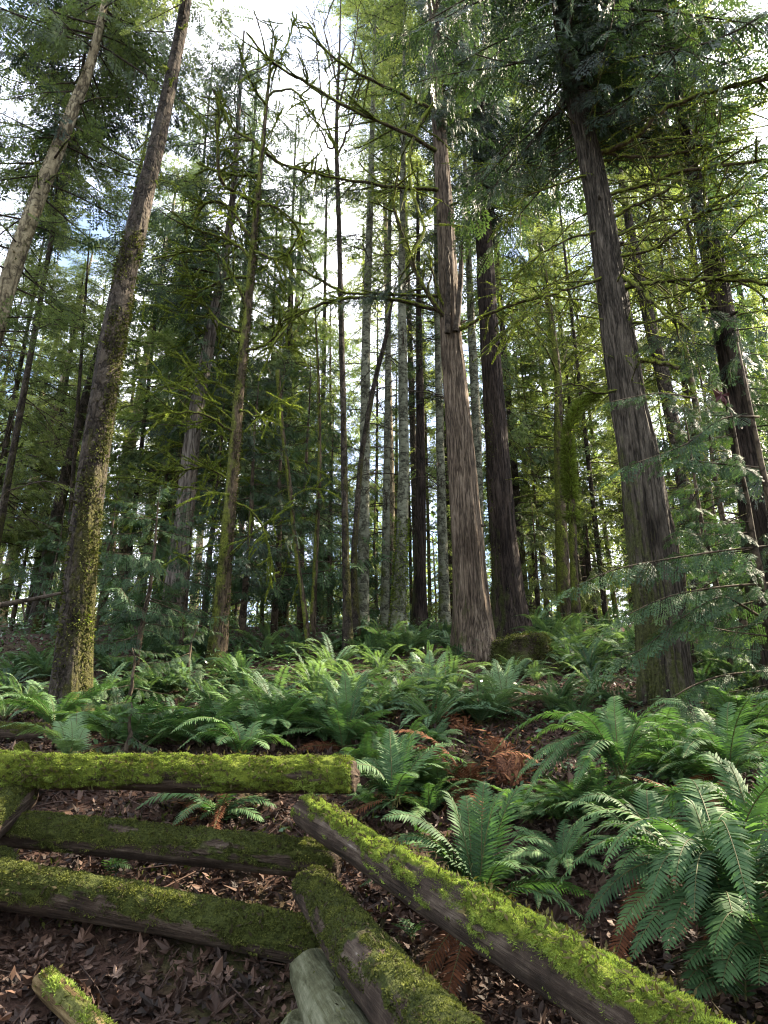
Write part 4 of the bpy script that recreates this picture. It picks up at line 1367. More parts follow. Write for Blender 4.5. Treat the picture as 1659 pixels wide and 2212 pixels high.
auto_limbs('G', zpx(1230, 11.5), zpx(300, 11.5), 30, 1.5, .011, rise=(-.1, .6), fall=(.0, .7), twigs=7, moss=1000, mln=.035, vm=.6)
auto_limbs('Fc', zpx(1150, 13), zpx(500, 13), 22, 1.9, .014, rise=(-.1, .4), fall=(.1, .7), twigs=7, moss=900, mln=.04, vm=.6)
trunk_moss('G', zpx(1430, 11.5), zpx(400, 11.5), 900, 'moss_dull', .05, (.5, 0), .0)
trunk('H', 'dead_maple', 'thin mossy broken stem leaning left, with a ragged top', 12.5, [(667, 1400, 11), (655, 1300, 11), (640, 1190, 10), (622, 1020, 10), (608, 910, 10), (600, 800, 11)], 'mossy', 10, .2, 0, .1, 0)
auto_limbs('H', zpx(1250, 12.5), zpx(820, 12.5), 6, .7, .012, twigs=3, moss=500, mln=.04)
auto_limbs('H', zpx(1300, 12.5), zpx(900, 12.5), 8, 1.3, .010, rise=(-.2, .5), fall=(.1, .7), twigs=5, moss=800, mln=.035, vm=.6)
trunk('I', 'thin_maple', 'thin upright mossy stem with a few short bent twigs, left of the taller bare one', 13.0, [(674, 1370, 13), (682, 1200, 11), (690, 1010, 9), (688, 840, 7), (682, 700, 4)], 'mossy', 10, .2, 0, .08, .5)
auto_limbs('I', zpx(1150, 13), zpx(720, 13), 9, .8, .010, rise=(-.2, .4), fall=(.1, .5), twigs=3, moss=400, mln=.04)
trunk('J', 'bare_maple', 'tall thin bare trunk in the middle with forking twigs at its top', 12.0,
      [(752, 1395, 21), (748, 1250, 17), (745, 1110, 15), (742, 900, 13), (736, 664, 12), (731, 450, 10), (727, 330, 9), (728, 230, 7), (733, 120, 5), (735, 40, 3)], 'fir', 12, .25, 0, .07, .8)
for pts in [[(727, 330), (700, 250), (690, 160), (680, 60), (660, 10)], [(728, 250), (745, 180), (765, 100), (775, 20)], [(728, 300), (712, 320), (680, 260), (640, 230)], [(731, 200), (715, 120), (700, 60), (720, 0)], [(727, 340), (745, 300), (770, 230), (780, 150)]]:
    limb_px('J', pts, 12, 12 + R.uniform(-.8, .8), 5, 1.5, 9, .4, 60, .03, mat='twig')

trunk('K', 'pale_alder', 'pale straight trunk right beside the tall thin bare one in the middle', 15.0, [(782, 1375, 30), (785, 1200, 25), (788, 980, 22), (790, 760, 19), (796, 560, 16), (801, 400, 13), (806, 200, 9)], 'alder', 16, .2, 0, .04, 5)
give_crown('K', [dict(z0=zpx(640, 15), z1=zpx(-50, 15), n=36, L0=1.5, L1=1.8, kind='fir', ls=2.4, dv=.1)], 'fir_leaf', dead=(zpx(1100, 15), zpx(500, 15), 20, 1.6))
trunk('K2', 'rotten_snag', 'short dark rotting snag in front of the pale straight trunk', 12.6, [(768, 1385, 22), (766, 1300, 17), (764, 1200, 12), (766, 1130, 6)], 'fir', 14, .35, .06, .18, 0)
trunk('K3', 'crooked_maple', 'thin crooked stem leaning right across the pale straight trunk', 13.2, [(766, 1200, 13), (772, 1090, 12), (782, 980, 11), (797, 890, 11), (815, 800, 10), (832, 735, 9), (842, 680, 6)], 'fir', 10, .1, 0, .08, 1)
trunk('L1', 'pale_alder', 'slim pale alder, first to the right of the crossed stems', 15.5, [(830, 1370, 20), (833, 1200, 17), (836, 950, 14), (839, 690, 11), (842, 450, 8), (845, 250, 5)], 'alder', 12, .2, 0, .04, 4)
give_crown('L1', [dict(z0=zpx(420, 15.5), z1=zpx(0, 15.5), n=20, L0=1.2, L1=1.4, kind='fir', ls=2.4, dv=.15)], 'fir_leaf', dead=(zpx(1150, 15.5), zpx(550, 15.5), 20, 1.6))
trunk('L2', 'pale_alder', 'pale alder with a thick mossy foot, second to the right of the crossed stems', 14.0, [(858, 1400, 38), (864, 1250, 28), (872, 1020, 23), (870, 800, 20), (868, 600, 16), (870, 400, 12), (872, 200, 8)], 'alder', 16, .35, 0, .05, 4)
trunk_moss('L2', zpx(1420, 14), zpx(1120, 14), 1600, 'moss_gold', .06, (0, 0), -.25)
give_crown('L2', [dict(z0=zpx(420, 14), z1=zpx(-100, 14), n=34, L0=1.6, L1=1.8, kind='fir', ls=2.0, dv=.15)], 'fir_leaf', dead=(zpx(1100, 14), zpx(350, 14), 20, 1.6))
trunk('L3', 'dark_fir', 'dark straight trunk between two pale alders', 16.0, [(905, 1370, 34), (907, 1220, 26), (909, 1060, 22), (907, 850, 17), (905, 700, 13), (903, 520, 8)], 'cedar_dark', 16, .3, .03, .05, 3)
give_crown('L3', [dict(z0=zpx(900, 16), z1=zpx(400, 16), n=34, L0=1.3, L1=1.2, kind='fir', ls=2.4)], 'cedar_leaf', dead=(zpx(1200, 16), zpx(700, 16), 20, 1.6))
trunk('L4', 'pale_alder', 'pale alder just left of the big reddish cedar', 16.0, [(962, 1368, 26), (957, 1200, 22), (952, 1010, 19), (947, 800, 15), (944, 650, 12), (941, 450, 8)], 'alder', 14, .2, 0, .04, 4)
give_crown('L4', [dict(z0=zpx(620, 16), z1=zpx(50, 16), n=28, L0=1.3, L1=1.4, kind='fir', ls=2.4, dv=.1)], 'fir_leaf', dead=(zpx(1150, 16), zpx(550, 16), 20, 1.6))
trunk('O', 'pale_alder', 'pale trunk seen through the gap between the two big cedars', 17.0, [(1040, 1330, 24), (1034, 1100, 22), (1028, 900, 20), (1018, 700, 17), (1010, 500, 12)], 'alder', 12, .2, 0, .04, 5)
give_crown('O', [dict(z0=zpx(700, 17), z1=zpx(200, 17), n=30, L0=1.6, L1=1.6, kind='fir', ls=2.4)], 'fir_leaf', dead=(zpx(1100, 17), zpx(600, 17), 20, 1.6))

trunk('M', 'red_cedar', 'tall reddish cedar in the middle with two dead upright stubs and a sunlit right side', 12.0,
      [(1029, 1455, 80), (1022, 1330, 72), (1009, 1160, 66), (998, 1000, 59), (986, 860, 52), (974, 730, 46), (968, 600, 41), (962, 470, 36), (954, 350, 31), (946, 240, 27), (940, 120, 23), (936, 0, 19)],
      'cedar', 110, .34, .03, .035, 4, step=.07, knots=5, furrow=.075)
give_crown('M', [dict(z0=zpx(260, 12), z1=zpx(-160, 12), n=40, L0=1.6, L1=2.2, kind='cedar', ls=1.6, dv=-.1, az=0.2, azw=1.6),
                 dict(z0=zpx(150, 12), z1=zpx(-160, 12), n=14, L0=1.5, L1=2.0, kind='cedar', ls=1.6),
                 dict(z0=zpx(290, 12), z1=zpx(-120, 12), n=30, L0=1.3, L1=1.9, kind='cedar', ls=1.6, az=-1.0, azw=1.1, pitch=(-.9, -.3), dv=-.2)], 'cedar_leaf')
for pts, w0, w1, y1, tw in [
        ([(948, 330), (880, 290), (744, 228), (644, 168), (584, 132), (532, 70)], 10, 4, 10.5, 14), ([(944, 240), (880, 208), (816, 180), (720, 124), (664, 50)], 9, 4, 10.8, 12),
        ([(952, 412), (844, 402), (744, 388), (624, 362)], 9, 4, 11, 10), ([(945, 214), (905, 270), (884, 345), (892, 420), (916, 500), (880, 560)], 9, 4, 11, 8),
        ([(968, 692), (940, 660), (900, 590), (866, 500), (850, 440), (858, 395)], 11, 6, 11, 9), ([(950, 672), (850, 648), (745, 645), (660, 672), (620, 705), (585, 750)], 10, 4, 10.8, 10),
        ([(962, 640), (850, 636), (745, 632), (712, 616), (648, 580)], 8, 4, 11, 8), ([(985, 718), (1060, 676), (1150, 645), (1200, 640), (1250, 655)], 9, 4, 10.8, 10),
        ([(972, 695), (950, 640), (935, 590), (925, 540)], 7, 3, 11.5, 3), ([(962, 450), (1000, 430), (1040, 400)], 5, 2, 11.5, 4)]:
    limb_px('M', pts, 11.95, y1, w0, w1, tw, .28, 420, .04, vm=.45)
limb_px('M', [(966, 720), (970, 650), (968, 590), (965, 535)], 11.72, 11.6, 13, 7, 0, moss=0, mat='dark_twig', lump=.2)
limb_px('M', [(984, 715), (992, 650), (996, 590), (998, 532)], 11.75, 11.6, 12, 10, 0, moss=0, mat='dark_twig', lump=.2)
bl = get_boughs('cedar', 1.6)
mb = MB()
for px, py, yy, az, s in [(900, 600, 11.4, W, .5), (870, 590, 11.2, W - .4, .5), (845, 612, 11.2, W, .45), (800, 640, 11, W + .3, .4), (740, 390, 11.2, W, .5), (790, 395, 11.3, W, .4), (690, 110, 11, 2.4, .55), (720, 130, 11, 3.6, .5), (545, 95, 10.5, 2.4, .4)]:
    put_bough(mb, bl[R.randint(6)], PY(px, py, yy), az, -.25, s, 0, -.15)
mb.build('foliage', [MAT['cedar_leaf'], MAT['dark_twig']], TREES['M'][0])

trunk_moss('M', zpx(1470, 12), zpx(1360, 12), 2500, 'moss_dull', .05, (-.3, -.3), .05)
trunk('N', 'dark_cedar', 'dark cedar standing behind the tall reddish one on its right, drooping foliage above', 14.0,
      [(1102, 1370, 72), (1092, 1220, 60), (1080, 1060, 53), (1068, 880, 46), (1058, 740, 41), (1048, 560, 36), (1040, 400, 31), (1030, 200, 24), (1022, 50, 19)], 'cedar_dark', 90, .34, .04, .04, 4, step=.09, knots=4, furrow=.075)
give_crown('N', [dict(z0=zpx(470, 14), z1=zpx(200, 14), n=48, L0=1.7, L1=2.4, kind='cedar', ls=1.6, pitch=(-.75, -.15), dv=-.2, az=-1.2, azw=2.2),
                 dict(z0=zpx(240, 14), z1=zpx(-160, 14), n=56, L0=2.4, L1=2.4, kind='cedar', ls=1.6, pitch=(-.5, .0), dv=-.12)], 'cedar_leaf')
trunk_moss('N', zpx(1380, 14), zpx(900, 14), 1500, 'moss_dull', .05, (-1.2, -.2), .32)
auto_limbs('N', zpx(1150, 14), zpx(420, 14), 24, 2.0, .016, rise=(.1, .6), fall=(.5, 1.1), az=0, azw=1.3, twigs=6, moss=180, mln=.04)

trunk('P', 'broad_cedar', 'broadest cedar trunk right of centre, grooved grey bark and mossy foot', 8.6,
      [(1440, 1560, 110), (1432, 1450, 103), (1424, 1330, 98), (1412, 1220, 94), (1396, 1110, 90), (1378, 980, 82), (1356, 860, 73), (1338, 740, 67), (1318, 600, 61), (1298, 470, 55), (1276, 350, 49), (1252, 250, 42), (1232, 150, 36), (1215, 40, 30)],
      'cedar_grey', 140, .10, .04, .04, 3, step=.055, knots=5, furrow=.08)
give_crown('P', [dict(z0=zpx(330, 8.6), z1=zpx(130, 8.6), n=18, L0=2.2, L1=2.6, kind='cedar', ls=1.3, pitch=(-.35, .05), dv=-.05),
                 dict(z0=zpx(190, 8.6), z1=zpx(-170, 8.6), n=44, L0=2.6, L1=3.0, kind='cedar', ls=1.3, pitch=(-.35, .1), dv=.0),
                 dict(z0=zpx(215, 8.6), z1=zpx(-120, 8.6), n=30, L0=1.5, L1=2.4, kind='cedar', ls=1.3, az=-1.57, azw=1.3, pitch=(-.7, -.15), dv=-.12),
                 dict(z0=zpx(170, 8.6), z1=zpx(-120, 8.6), n=20, L0=3.0, L1=3.4, kind='cedar', ls=1.3, az=.1, azw=.8, pitch=(-.4, .05), dv=-.18)], 'cedar_leaf')
for pts, w0, w1, y1, tw in [
        ([(1300, 330), (1370, 300), (1430, 240), (1530, 200), (1690, 165)], 13, 7, 7.6, 9), ([(1305, 330), (1405, 340), (1500, 322), (1590, 300)], 9, 4, 8, 9),
        ([(1320, 420), (1390, 400), (1455, 375), (1560, 358), (1690, 345)], 10, 6, 7.8, 9), ([(1330, 465), (1380, 440), (1430, 415), (1480, 375), (1520, 340)], 9, 5, 8, 8),
        ([(1335, 596), (1370, 610), (1400, 640), (1440, 680), (1490, 710)], 12, 6, 7.8, 5), ([(1340, 625), (1420, 608), (1500, 603), (1600, 605), (1690, 618)], 11, 8, 7.6, 7),
        ([(1372, 776), (1410, 780), (1440, 786), (1468, 795)], 13, 10, 8.2, 0), ([(1300, 600), (1230, 625), (1180, 640), (1110, 700), (1040, 760)], 7, 3, 8.2, 9),
        ([(1340, 700), (1430, 690), (1520, 640), (1620, 560)], 7, 3, 8, 10), ([(1290, 500), (1220, 520), (1150, 560), (1090, 620)], 6, 2, 8.3, 9),
        ([(1325, 560), (1420, 530), (1540, 440), (1660, 380)], 8, 4, 7.8, 10), ([(1310, 520), (1400, 480), (1480, 470), (1640, 430)], 7, 4, 8, 10),
        ([(1265, 380), (1200, 400), (1130, 430), (1070, 500)], 6, 2, 8.3, 10), ([(1345, 840), (1290, 850), (1240, 830), (1150, 850)], 6, 3, 8.3, 6)]:
    limb_px('P', pts, 8.5, y1, w0, w1, tw, .28, 420, .035, vm=.4)
trunk_moss('P', zpx(1560, 8.6), zpx(1250, 8.6), 2600, 'moss_dull', .04, (-1.2, -.2), .3)
auto_limbs('P', zpx(860, 8.6), zpx(240, 8.6), 40, 2.1, .012, rise=(-.1, .5), fall=(.2, .8), twigs=7, moss=140, mln=.03, tl=.4)

auto_limbs('P', zpx(720, 8.6), zpx(120, 8.6), 26, 3.0, .013, rise=(-.05, .45), fall=(.1, .5), az=.15, azw=.75, twigs=9, moss=300, mln=.03, tl=.35)
trunk('Q', 'dark_cedar', 'dark cedar near the right edge, bark showing between its own boughs', 8.8,
      [(1650, 1330, 62), (1638, 1200, 58), (1620, 1050, 54), (1600, 900, 51), (1572, 740, 48), (1545, 590, 44), (1515, 460, 36), (1492, 340, 26), (1470, 220, 19), (1450, 100, 13)], 'cedar_dark', 70, .2, .04, .04, 4, step=.09, knots=4, furrow=.075)
give_crown('Q', [dict(z0=zpx(1280, 8.8), z1=zpx(620, 8.8), n=34, L0=1.5, L1=1.7, az=-.7, azw=2.2, kind='cedar', ls=1.3, pitch=(-.4, .1), dv=-.05),
                 dict(z0=zpx(600, 8.8), z1=zpx(-60, 8.8), n=40, L0=1.8, L1=1.7, kind='cedar', ls=1.6, pitch=(-.2, .3), dv=.05, az=-.7, azw=1.9)], 'cedar_leaf')
auto_limbs('Q', zpx(700, 8.8), zpx(150, 8.8), 22, 2.2, .018, rise=(.0, .5), fall=(.1, .6), twigs=7, moss=260, mln=.04)
trunk('Rr', 'mossy_fir', 'rough trunk just right of the broadest cedar, partly behind its foliage', 16.0,
      [(1518, 1300, 38), (1505, 1200, 35), (1484, 1080, 32), (1462, 960, 30), (1432, 815, 28), (1402, 690, 25), (1372, 550, 21), (1348, 420, 15)], 'fir', 20, .2, .03, .07, 4)
give_crown('Rr', [dict(z0=zpx(800, 16), z1=zpx(100, 16), n=50, L0=1.8, L1=1.8, kind='cedar', ls=1.6, dv=.1)], 'fir_leaf', dead=(zpx(1200, 16), zpx(600, 16), 20, 1.6))
auto_limbs('Rr', zpx(1150, 16), zpx(400, 16), 18, 2.0, .013, rise=(.0, .5), fall=(.3, .9), twigs=6, moss=200, mln=.04)
trunk('Ss', 'thin_maple', 'thin mossy sunlit stem at the right between the rough trunk and the edge cedar', 14.0, [(1560, 1300, 17), (1545, 1160, 16), (1520, 990, 14), (1500, 860, 13), (1478, 740, 11), (1455, 600, 8)], 'mossy', 12, .2, 0, .08, 3)
auto_limbs('Ss', zpx(1150, 14), zpx(600, 14), 12, 1.6, .010, rise=(.1, .5), fall=(.3, .9), twigs=5, moss=300, mln=.05)

trunk('T', 'forked_maple', 'dark forked trunk right of the two cedars, near the arching mossy limb', 16.0, [(1222, 1345, 34), (1216, 1220, 29), (1210, 1080, 24), (1206, 930, 20), (1204, 800, 15), (1190, 680, 10)], 'mossy', 14, .3, .03, .08, 1.5)
auto_limbs('T', zpx(1000, 16), zpx(640, 16), 12, 2.6, .020, rise=(.4, 1.2), fall=(.1, .6), twigs=8, moss=180, mln=.05)
trunk('T2', 'arching_maple', 'bent trunk that arches over to the right, wrapped in thick shaggy bright moss', 15.0, [(1246, 1335, 20), (1240, 1230, 17), (1236, 1120, 17), (1230, 1040, 20), (1227, 990, 21), (1228, 940, 20), (1236, 905, 18), (1255, 872, 15), (1285, 855, 12), (1315, 842, 9)], 'mossy', 14, .2, 0, .1, .5)
th, path, rad, rs_ = TREES['T2']
mb = MB()
k = len(path) // 2
moss_on(mb, [path[int(len(path) * .42):]], [(.12, .06)], rs_, 6500, .085, .014, vm=.55, down=.5)
mb.build('moss', [MAT['moss']], th)

# tall trees behind, whose crowns fill the upper part of the view
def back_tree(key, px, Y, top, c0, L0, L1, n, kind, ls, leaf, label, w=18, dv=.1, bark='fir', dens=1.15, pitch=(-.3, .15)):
    vx, vy = 763, -3100
    top = max(top, -260)
    pts = []
    for py in np.linspace(1355, top + 20, 6):
        f_ = (1355 - py) / (1355 - vy)
        pts.append((px + (vx - px) * f_, py, max(w * (1 - .85 * (1355 - py) / (1375 - top)), 2)))
    trunk(key, 'tall_cedar' if kind == 'cedar' else 'tall_fir', label, Y, pts, bark, 10, .15, 0, .06, .4)
    give_crown(key, [dict(z0=zpx(c0, Y), z1=zpx(top, Y), n=n, L0=L0, L1=L1, kind=kind, ls=ls, dens=dens, dv=dv, pitch=pitch)], leaf, 'twig', dead=(zpx(1250, Y), zpx(max(c0 - 350, top + 50), Y), 34, 2.2))


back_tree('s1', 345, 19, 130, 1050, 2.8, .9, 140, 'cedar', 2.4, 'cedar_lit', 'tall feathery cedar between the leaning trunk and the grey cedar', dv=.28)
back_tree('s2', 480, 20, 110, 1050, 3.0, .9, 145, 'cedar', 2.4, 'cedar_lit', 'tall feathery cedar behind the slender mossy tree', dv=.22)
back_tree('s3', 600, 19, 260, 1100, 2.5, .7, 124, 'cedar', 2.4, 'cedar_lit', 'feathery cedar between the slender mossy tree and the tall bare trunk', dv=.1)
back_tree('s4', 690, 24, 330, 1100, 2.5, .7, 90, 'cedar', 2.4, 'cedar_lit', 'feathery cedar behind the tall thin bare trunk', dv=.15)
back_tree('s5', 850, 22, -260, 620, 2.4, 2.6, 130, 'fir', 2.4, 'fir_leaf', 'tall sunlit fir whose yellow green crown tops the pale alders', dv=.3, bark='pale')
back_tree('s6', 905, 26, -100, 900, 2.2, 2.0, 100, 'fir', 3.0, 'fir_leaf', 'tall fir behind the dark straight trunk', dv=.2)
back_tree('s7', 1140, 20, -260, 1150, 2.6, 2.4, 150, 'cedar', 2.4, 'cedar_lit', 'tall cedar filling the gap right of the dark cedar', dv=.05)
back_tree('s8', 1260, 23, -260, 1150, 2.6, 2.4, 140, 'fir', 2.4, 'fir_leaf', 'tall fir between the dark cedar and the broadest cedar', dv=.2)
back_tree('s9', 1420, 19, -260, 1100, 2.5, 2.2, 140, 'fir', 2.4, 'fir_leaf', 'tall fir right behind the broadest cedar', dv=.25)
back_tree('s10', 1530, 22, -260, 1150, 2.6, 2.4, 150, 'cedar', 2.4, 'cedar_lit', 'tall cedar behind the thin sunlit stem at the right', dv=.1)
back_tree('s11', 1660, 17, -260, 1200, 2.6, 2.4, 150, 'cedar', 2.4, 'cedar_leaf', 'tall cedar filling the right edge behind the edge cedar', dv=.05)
back_tree('s12', 1760, 24, -260, 1200, 2.8, 2.4, 140, 'fir', 3.0, 'fir_leaf', 'tall fir at the far right edge, behind all others', dv=.25)
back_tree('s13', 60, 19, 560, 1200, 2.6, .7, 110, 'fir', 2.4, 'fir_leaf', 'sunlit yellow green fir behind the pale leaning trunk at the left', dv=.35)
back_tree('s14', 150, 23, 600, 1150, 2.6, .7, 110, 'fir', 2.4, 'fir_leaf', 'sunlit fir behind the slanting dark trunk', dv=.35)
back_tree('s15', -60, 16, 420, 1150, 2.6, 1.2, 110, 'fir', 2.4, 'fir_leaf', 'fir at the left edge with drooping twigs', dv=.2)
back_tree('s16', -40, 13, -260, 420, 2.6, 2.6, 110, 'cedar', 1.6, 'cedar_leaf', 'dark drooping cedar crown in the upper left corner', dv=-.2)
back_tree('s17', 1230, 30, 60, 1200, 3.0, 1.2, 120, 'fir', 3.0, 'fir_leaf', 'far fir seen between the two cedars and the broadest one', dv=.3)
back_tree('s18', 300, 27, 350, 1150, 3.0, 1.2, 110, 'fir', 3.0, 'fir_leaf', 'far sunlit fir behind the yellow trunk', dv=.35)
back_tree('s19', 790, 30, 480, 1150, 2.6, .7, 64, 'fir', 3.0, 'fir_leaf', 'far fir in the bright gap in the middle', dv=.2)

# far thin trunks between the named ones
for k, (px, w, Y, top, lab) in enumerate([
        (1166, 9, 22, 980, 'thin far stem right of the dark cedar'), (1184, 8, 20, 900, 'second thin far stem right of the dark cedar, slightly taller'), (1285, 10, 20, 850, 'thin far stem right of the arching mossy trunk'),
        (1312, 13, 18, 700, 'leaning far stem left of the broadest cedar'), (1335, 11, 24, 780, 'thin far stem half hidden by the broadest cedar'), (1145, 8, 25, 900, 'thin far stem touching the edge of the dark cedar'),
        (1580, 16, 17, 500, 'dark far trunk behind the thin sunlit stem at the right'), (565, 9, 19, 700, 'thin far stem right of the slender mossy tree'), (590, 8, 21, 800, 'second thin far stem right of the slender mossy tree'),
        (330, 20, 20, 700, 'broad far trunk behind the weathered grey cedar'), (348, 15, 17, 850, 'dark far trunk left of the weathered grey cedar'), (262, 14, 19, 800, 'dark far trunk right of the big leaning trunk'),
        (615, 16, 20, 850, 'dark far trunk left of the thin upright stem'), (715, 9, 22, 900, 'thin far stem left of the tall thin bare trunk'), (812, 9, 26, 900, 'thin far stem between the pale trunks in the middle'),
        (890, 8, 27, 900, 'thin far stem left of the dark straight trunk'), (930, 9, 27, 900, 'thin far stem right of the dark straight trunk'), (60, 16, 22, 900, 'dark far trunk at the left edge'), (118, 12, 24, 900, 'far trunk behind the slanting one')]):
    r_ = np.random.RandomState(300 + k)
    dx = (CX + -70 - px) * .0
    lean = r_.uniform(-.02, .02)
    vx = 763
    ptsx = []
    for py in (1360, 1200, 1000, top, top - 150):
        f_ = (1360 - py) / (1360 + 3100.0)
        ptsx.append((px + (vx - px) * f_ + lean * (1360 - py), py, max(w * (1 - .55 * (1360 - py) / (1500 - top)), 2)))
    trunk('far%d' % k, 'thin_fir', lab, Y, ptsx, ('fir', 'mossy', 'cedar_dark')[k % 3], 10, .15, 0, .06, 3)
    give_crown('far%d' % k, [dict(z0=zpx(1150, Y), z1=zpx(top - 200, Y), n=40, L0=1.5, L1=1.3, kind='fir', ls=3.0, wood=True, dv=.05)], 'fir_leaf', 'twig', dead=(zpx(1280, Y), zpx(top, Y), 16, 1.5))

# ------------------------------------------------------------------ young cedars and saplings (each its own plant)
def sapling(px, py, Y, h, L, n, label, leaf='cedar_teal', ls=1.6, lean=0.0, group='young cedars under the tall trees', kind='cedar', az=None, azw=W, pitch=(-.15, .25)):
    p = PY(px, py, Y)
    zb = float(gz(p[0], p[1]))
    rs = np.random.RandomState(int(px * 3 + py))
    th = thing('young_cedar', label, 'tree', (p[0], p[1], zb), group)
    path = np.array([[p[0] + lean * h * t * t, p[1], zb - .1 + h * t] for t in np.linspace(0, 1, 10)]) + np.cumsum(rs.normal(0, .02, (10, 3)) * [1, 1, 0], 0)
    mb = MB()
    v, f = tube(path, np.linspace(.03 + .008 * h, .006, 10), 8)
    mb.add(v, f, .5)
    mb.build('trunk', [MAT['twig']], th)
    mb = MB()
    crown(mb, path, zb + .15 * h, zb + h * .98, n, L, L * .35, kind, ls, rs, az, azw, pitch)
    mb.build('crown', [MAT[leaf], MAT['twig']], th)
    return th


sapling(300, 1350, 10.5, 3.2, 1.5, 30, 'teal green young cedar right beside the big leaning trunk')
sapling(215, 1350, 14, 3.6, 1.6, 28, 'young cedar seen behind the base of the big leaning trunk')
sapling(400, 1380, 11.5, 3.3, 1.5, 32, 'young cedar hiding the foot of the weathered grey cedar')
sapling(520, 1380, 13.0, 6.0, 1.9, 46, 'taller dark young cedar behind the slender mossy tree', 'cedar_leaf')
sapling(590, 1380, 14.0, 6.5, 2.0, 50, 'tall drooping young cedar between the slender mossy tree and the broken stem')
sapling(650, 1370, 16.0, 7.5, 2.2, 50, 'tall young cedar behind the thin broken mossy stem')
sapling(710, 1370, 18.0, 6.5, 2.0, 44, 'young cedar left of the tall thin bare trunk')
sapling(440, 1370, 17.0, 8.0, 2.3, 54, 'tall young cedar behind the weathered grey cedar', 'cedar_leaf')
sapling(330, 1370, 18.0, 7.0, 2.2, 48, 'tall young cedar between the leaning trunk and the grey cedar')
sapling(90, 1370, 15.0, 3.0, 1.6, 26, 'low young cedar left of the big leaning trunk')
sapling(20, 1380, 18.0, 5.0, 2.0, 36, 'young cedar at the left edge behind the ferns', 'fir_leaf', 2.0)
sapling(270, 1520, 7.6, .9, .7, 12, 'knee high feathery young cedar right of the foot of the leaning trunk', ls=1.0)
sapling(400, 1450, 9.0, 1.0, .8, 12, 'small feathery young cedar standing in the ferns', ls=1.0)
sapling(290, 1610, 6.2, .6, .5, 10, 'tiny feathery young cedar just behind the top rail', ls=1.0)
sapling(840, 1370, 20.0, 3.0, 1.6, 26, 'low young cedar between the pale alders')
sapling(1160, 1350, 17.0, 3.6, 1.7, 30, 'young cedar right of the dark cedar and behind the stump', 'fir_leaf', 2.0)
sapling(1290, 1340, 18.0, 4.0, 1.8, 34, 'young cedar left of the broadest cedar, in light', 'fir_leaf', 2.0)
sapling(1580, 1480, 9.4, 4.4, 1.3, 36, 'feathery young cedar right of the broadest cedar', ls=1.3)
sapling(1700, 1500, 6.8, 4.0, 1.2, 26, 'feathery young cedar at the right edge, boughs hanging before the broad trunk', ls=1.3, az=W, azw=1.2, pitch=(-.1, .3))
sapling(1510, 1480, 10.8, 3.0, 1.2, 26, 'young cedar behind the right side of the broadest cedar', ls=1.3)
sapling(1620, 1430, 12.5, 7.0, 2.0, 54, 'tall dark young cedar filling the right edge', 'cedar_leaf', 1.6)

# single boughs of the edge sapling that cross the broad trunk
th = thing('young_cedar', 'slender young cedar off the right side whose long low boughs cross the broadest trunk', 'tree', (4.1, 6.9, float(gz(4.1, 6.9))), 'young cedars under the tall trees')
mb = MB()
path = np.array([[4.1, 6.9, float(gz(4.1, 6.9)) - .1 + t] for t in np.linspace(0, 4.6, 8)])
v, f = tube(path, np.linspace(.07, .01, 8), 8)
mb.add(v, f, .5)
mb.build('trunk', [MAT['twig']], th)
for pts, s_ in [([(1659, 1180), (1560, 1190), (1430, 1210), (1330, 1230), (1245, 1265)], 1), ([(1640, 1010), (1540, 1000), (1470, 990)], .8), ([(1640, 900), (1560, 905), (1480, 960), (1360, 1005)], .9),
                ([(1640, 1330), (1560, 1290), (1480, 1330), (1390, 1400), (1340, 1420)], 1), ([(1650, 1450), (1560, 1460), (1480, 1490), (1400, 1550)], 1), ([(1500, 860), (1420, 850), (1320, 868)], .5), ([(1659, 1260), (1540, 1270), (1440, 1290), (1350, 1330)], .9)]:
    mb = MB()
    n_ = len(pts)
    P = spline(np.array([PY(px, py, 6.9 - .5 * k / n_) for k, (px, py) in enumerate(pts)]), 16)
    v, f = tube(P, np.linspace(.014, .004, 16), 5)
    mb.add(v, f, .5, 1)
    sprs = get_spray('cedar', 1.0)
    for k in range(3, 16):
        for sg in (1, -1):
            d = unit(P[k] - P[k - 1])
            az = math.atan2(d[1], d[0]) + sg * R.uniform(.5, 1.0)
            sq, l = sprs[1 if k < 12 else 0]
            M = rotM(az, R.uniform(-.8, -.25), R.normal(0, .3)) * s_ * R.uniform(.4, .75)
            mb.leaves(sq @ M.T + P[k], np.full(len(sq), np.clip(R.normal(.45, .18), 0, 1)))
    sq, l = sprs[1]
    d = unit(P[-1] - P[-2])
    mb.leaves(sq @ (rotM(math.atan2(d[1], d[0]), -.35) * s_).T + P[-1], np.full(len(sq), .7))
    mb.build('bough', [MAT['cedar_teal'], MAT['twig']], th)

# dead leaf caught in the twigs at the right
p = PY(1558, 852, 6.6)
th = thing('fallen_leaf', 'dark red dead maple leaf caught in the cedar twigs near the right edge', 'leaf', p)
V, Q = maple_quads(np.random.RandomState(5), .16, .6)
mb = MB()
mb.add(V @ np.array(Matrix.Rotation(math.radians(78), 3, 'X') @ Matrix.Rotation(2.5, 3, 'Z')).T + p, Q, .0, 0, False)
m_, nt_, _, _ = new_mat('dark_red_leaf')
out(nt_, principled(nt_, (.055, .016, .016), .7).outputs[0])
mb.build('leaf_blade', [m_], th)

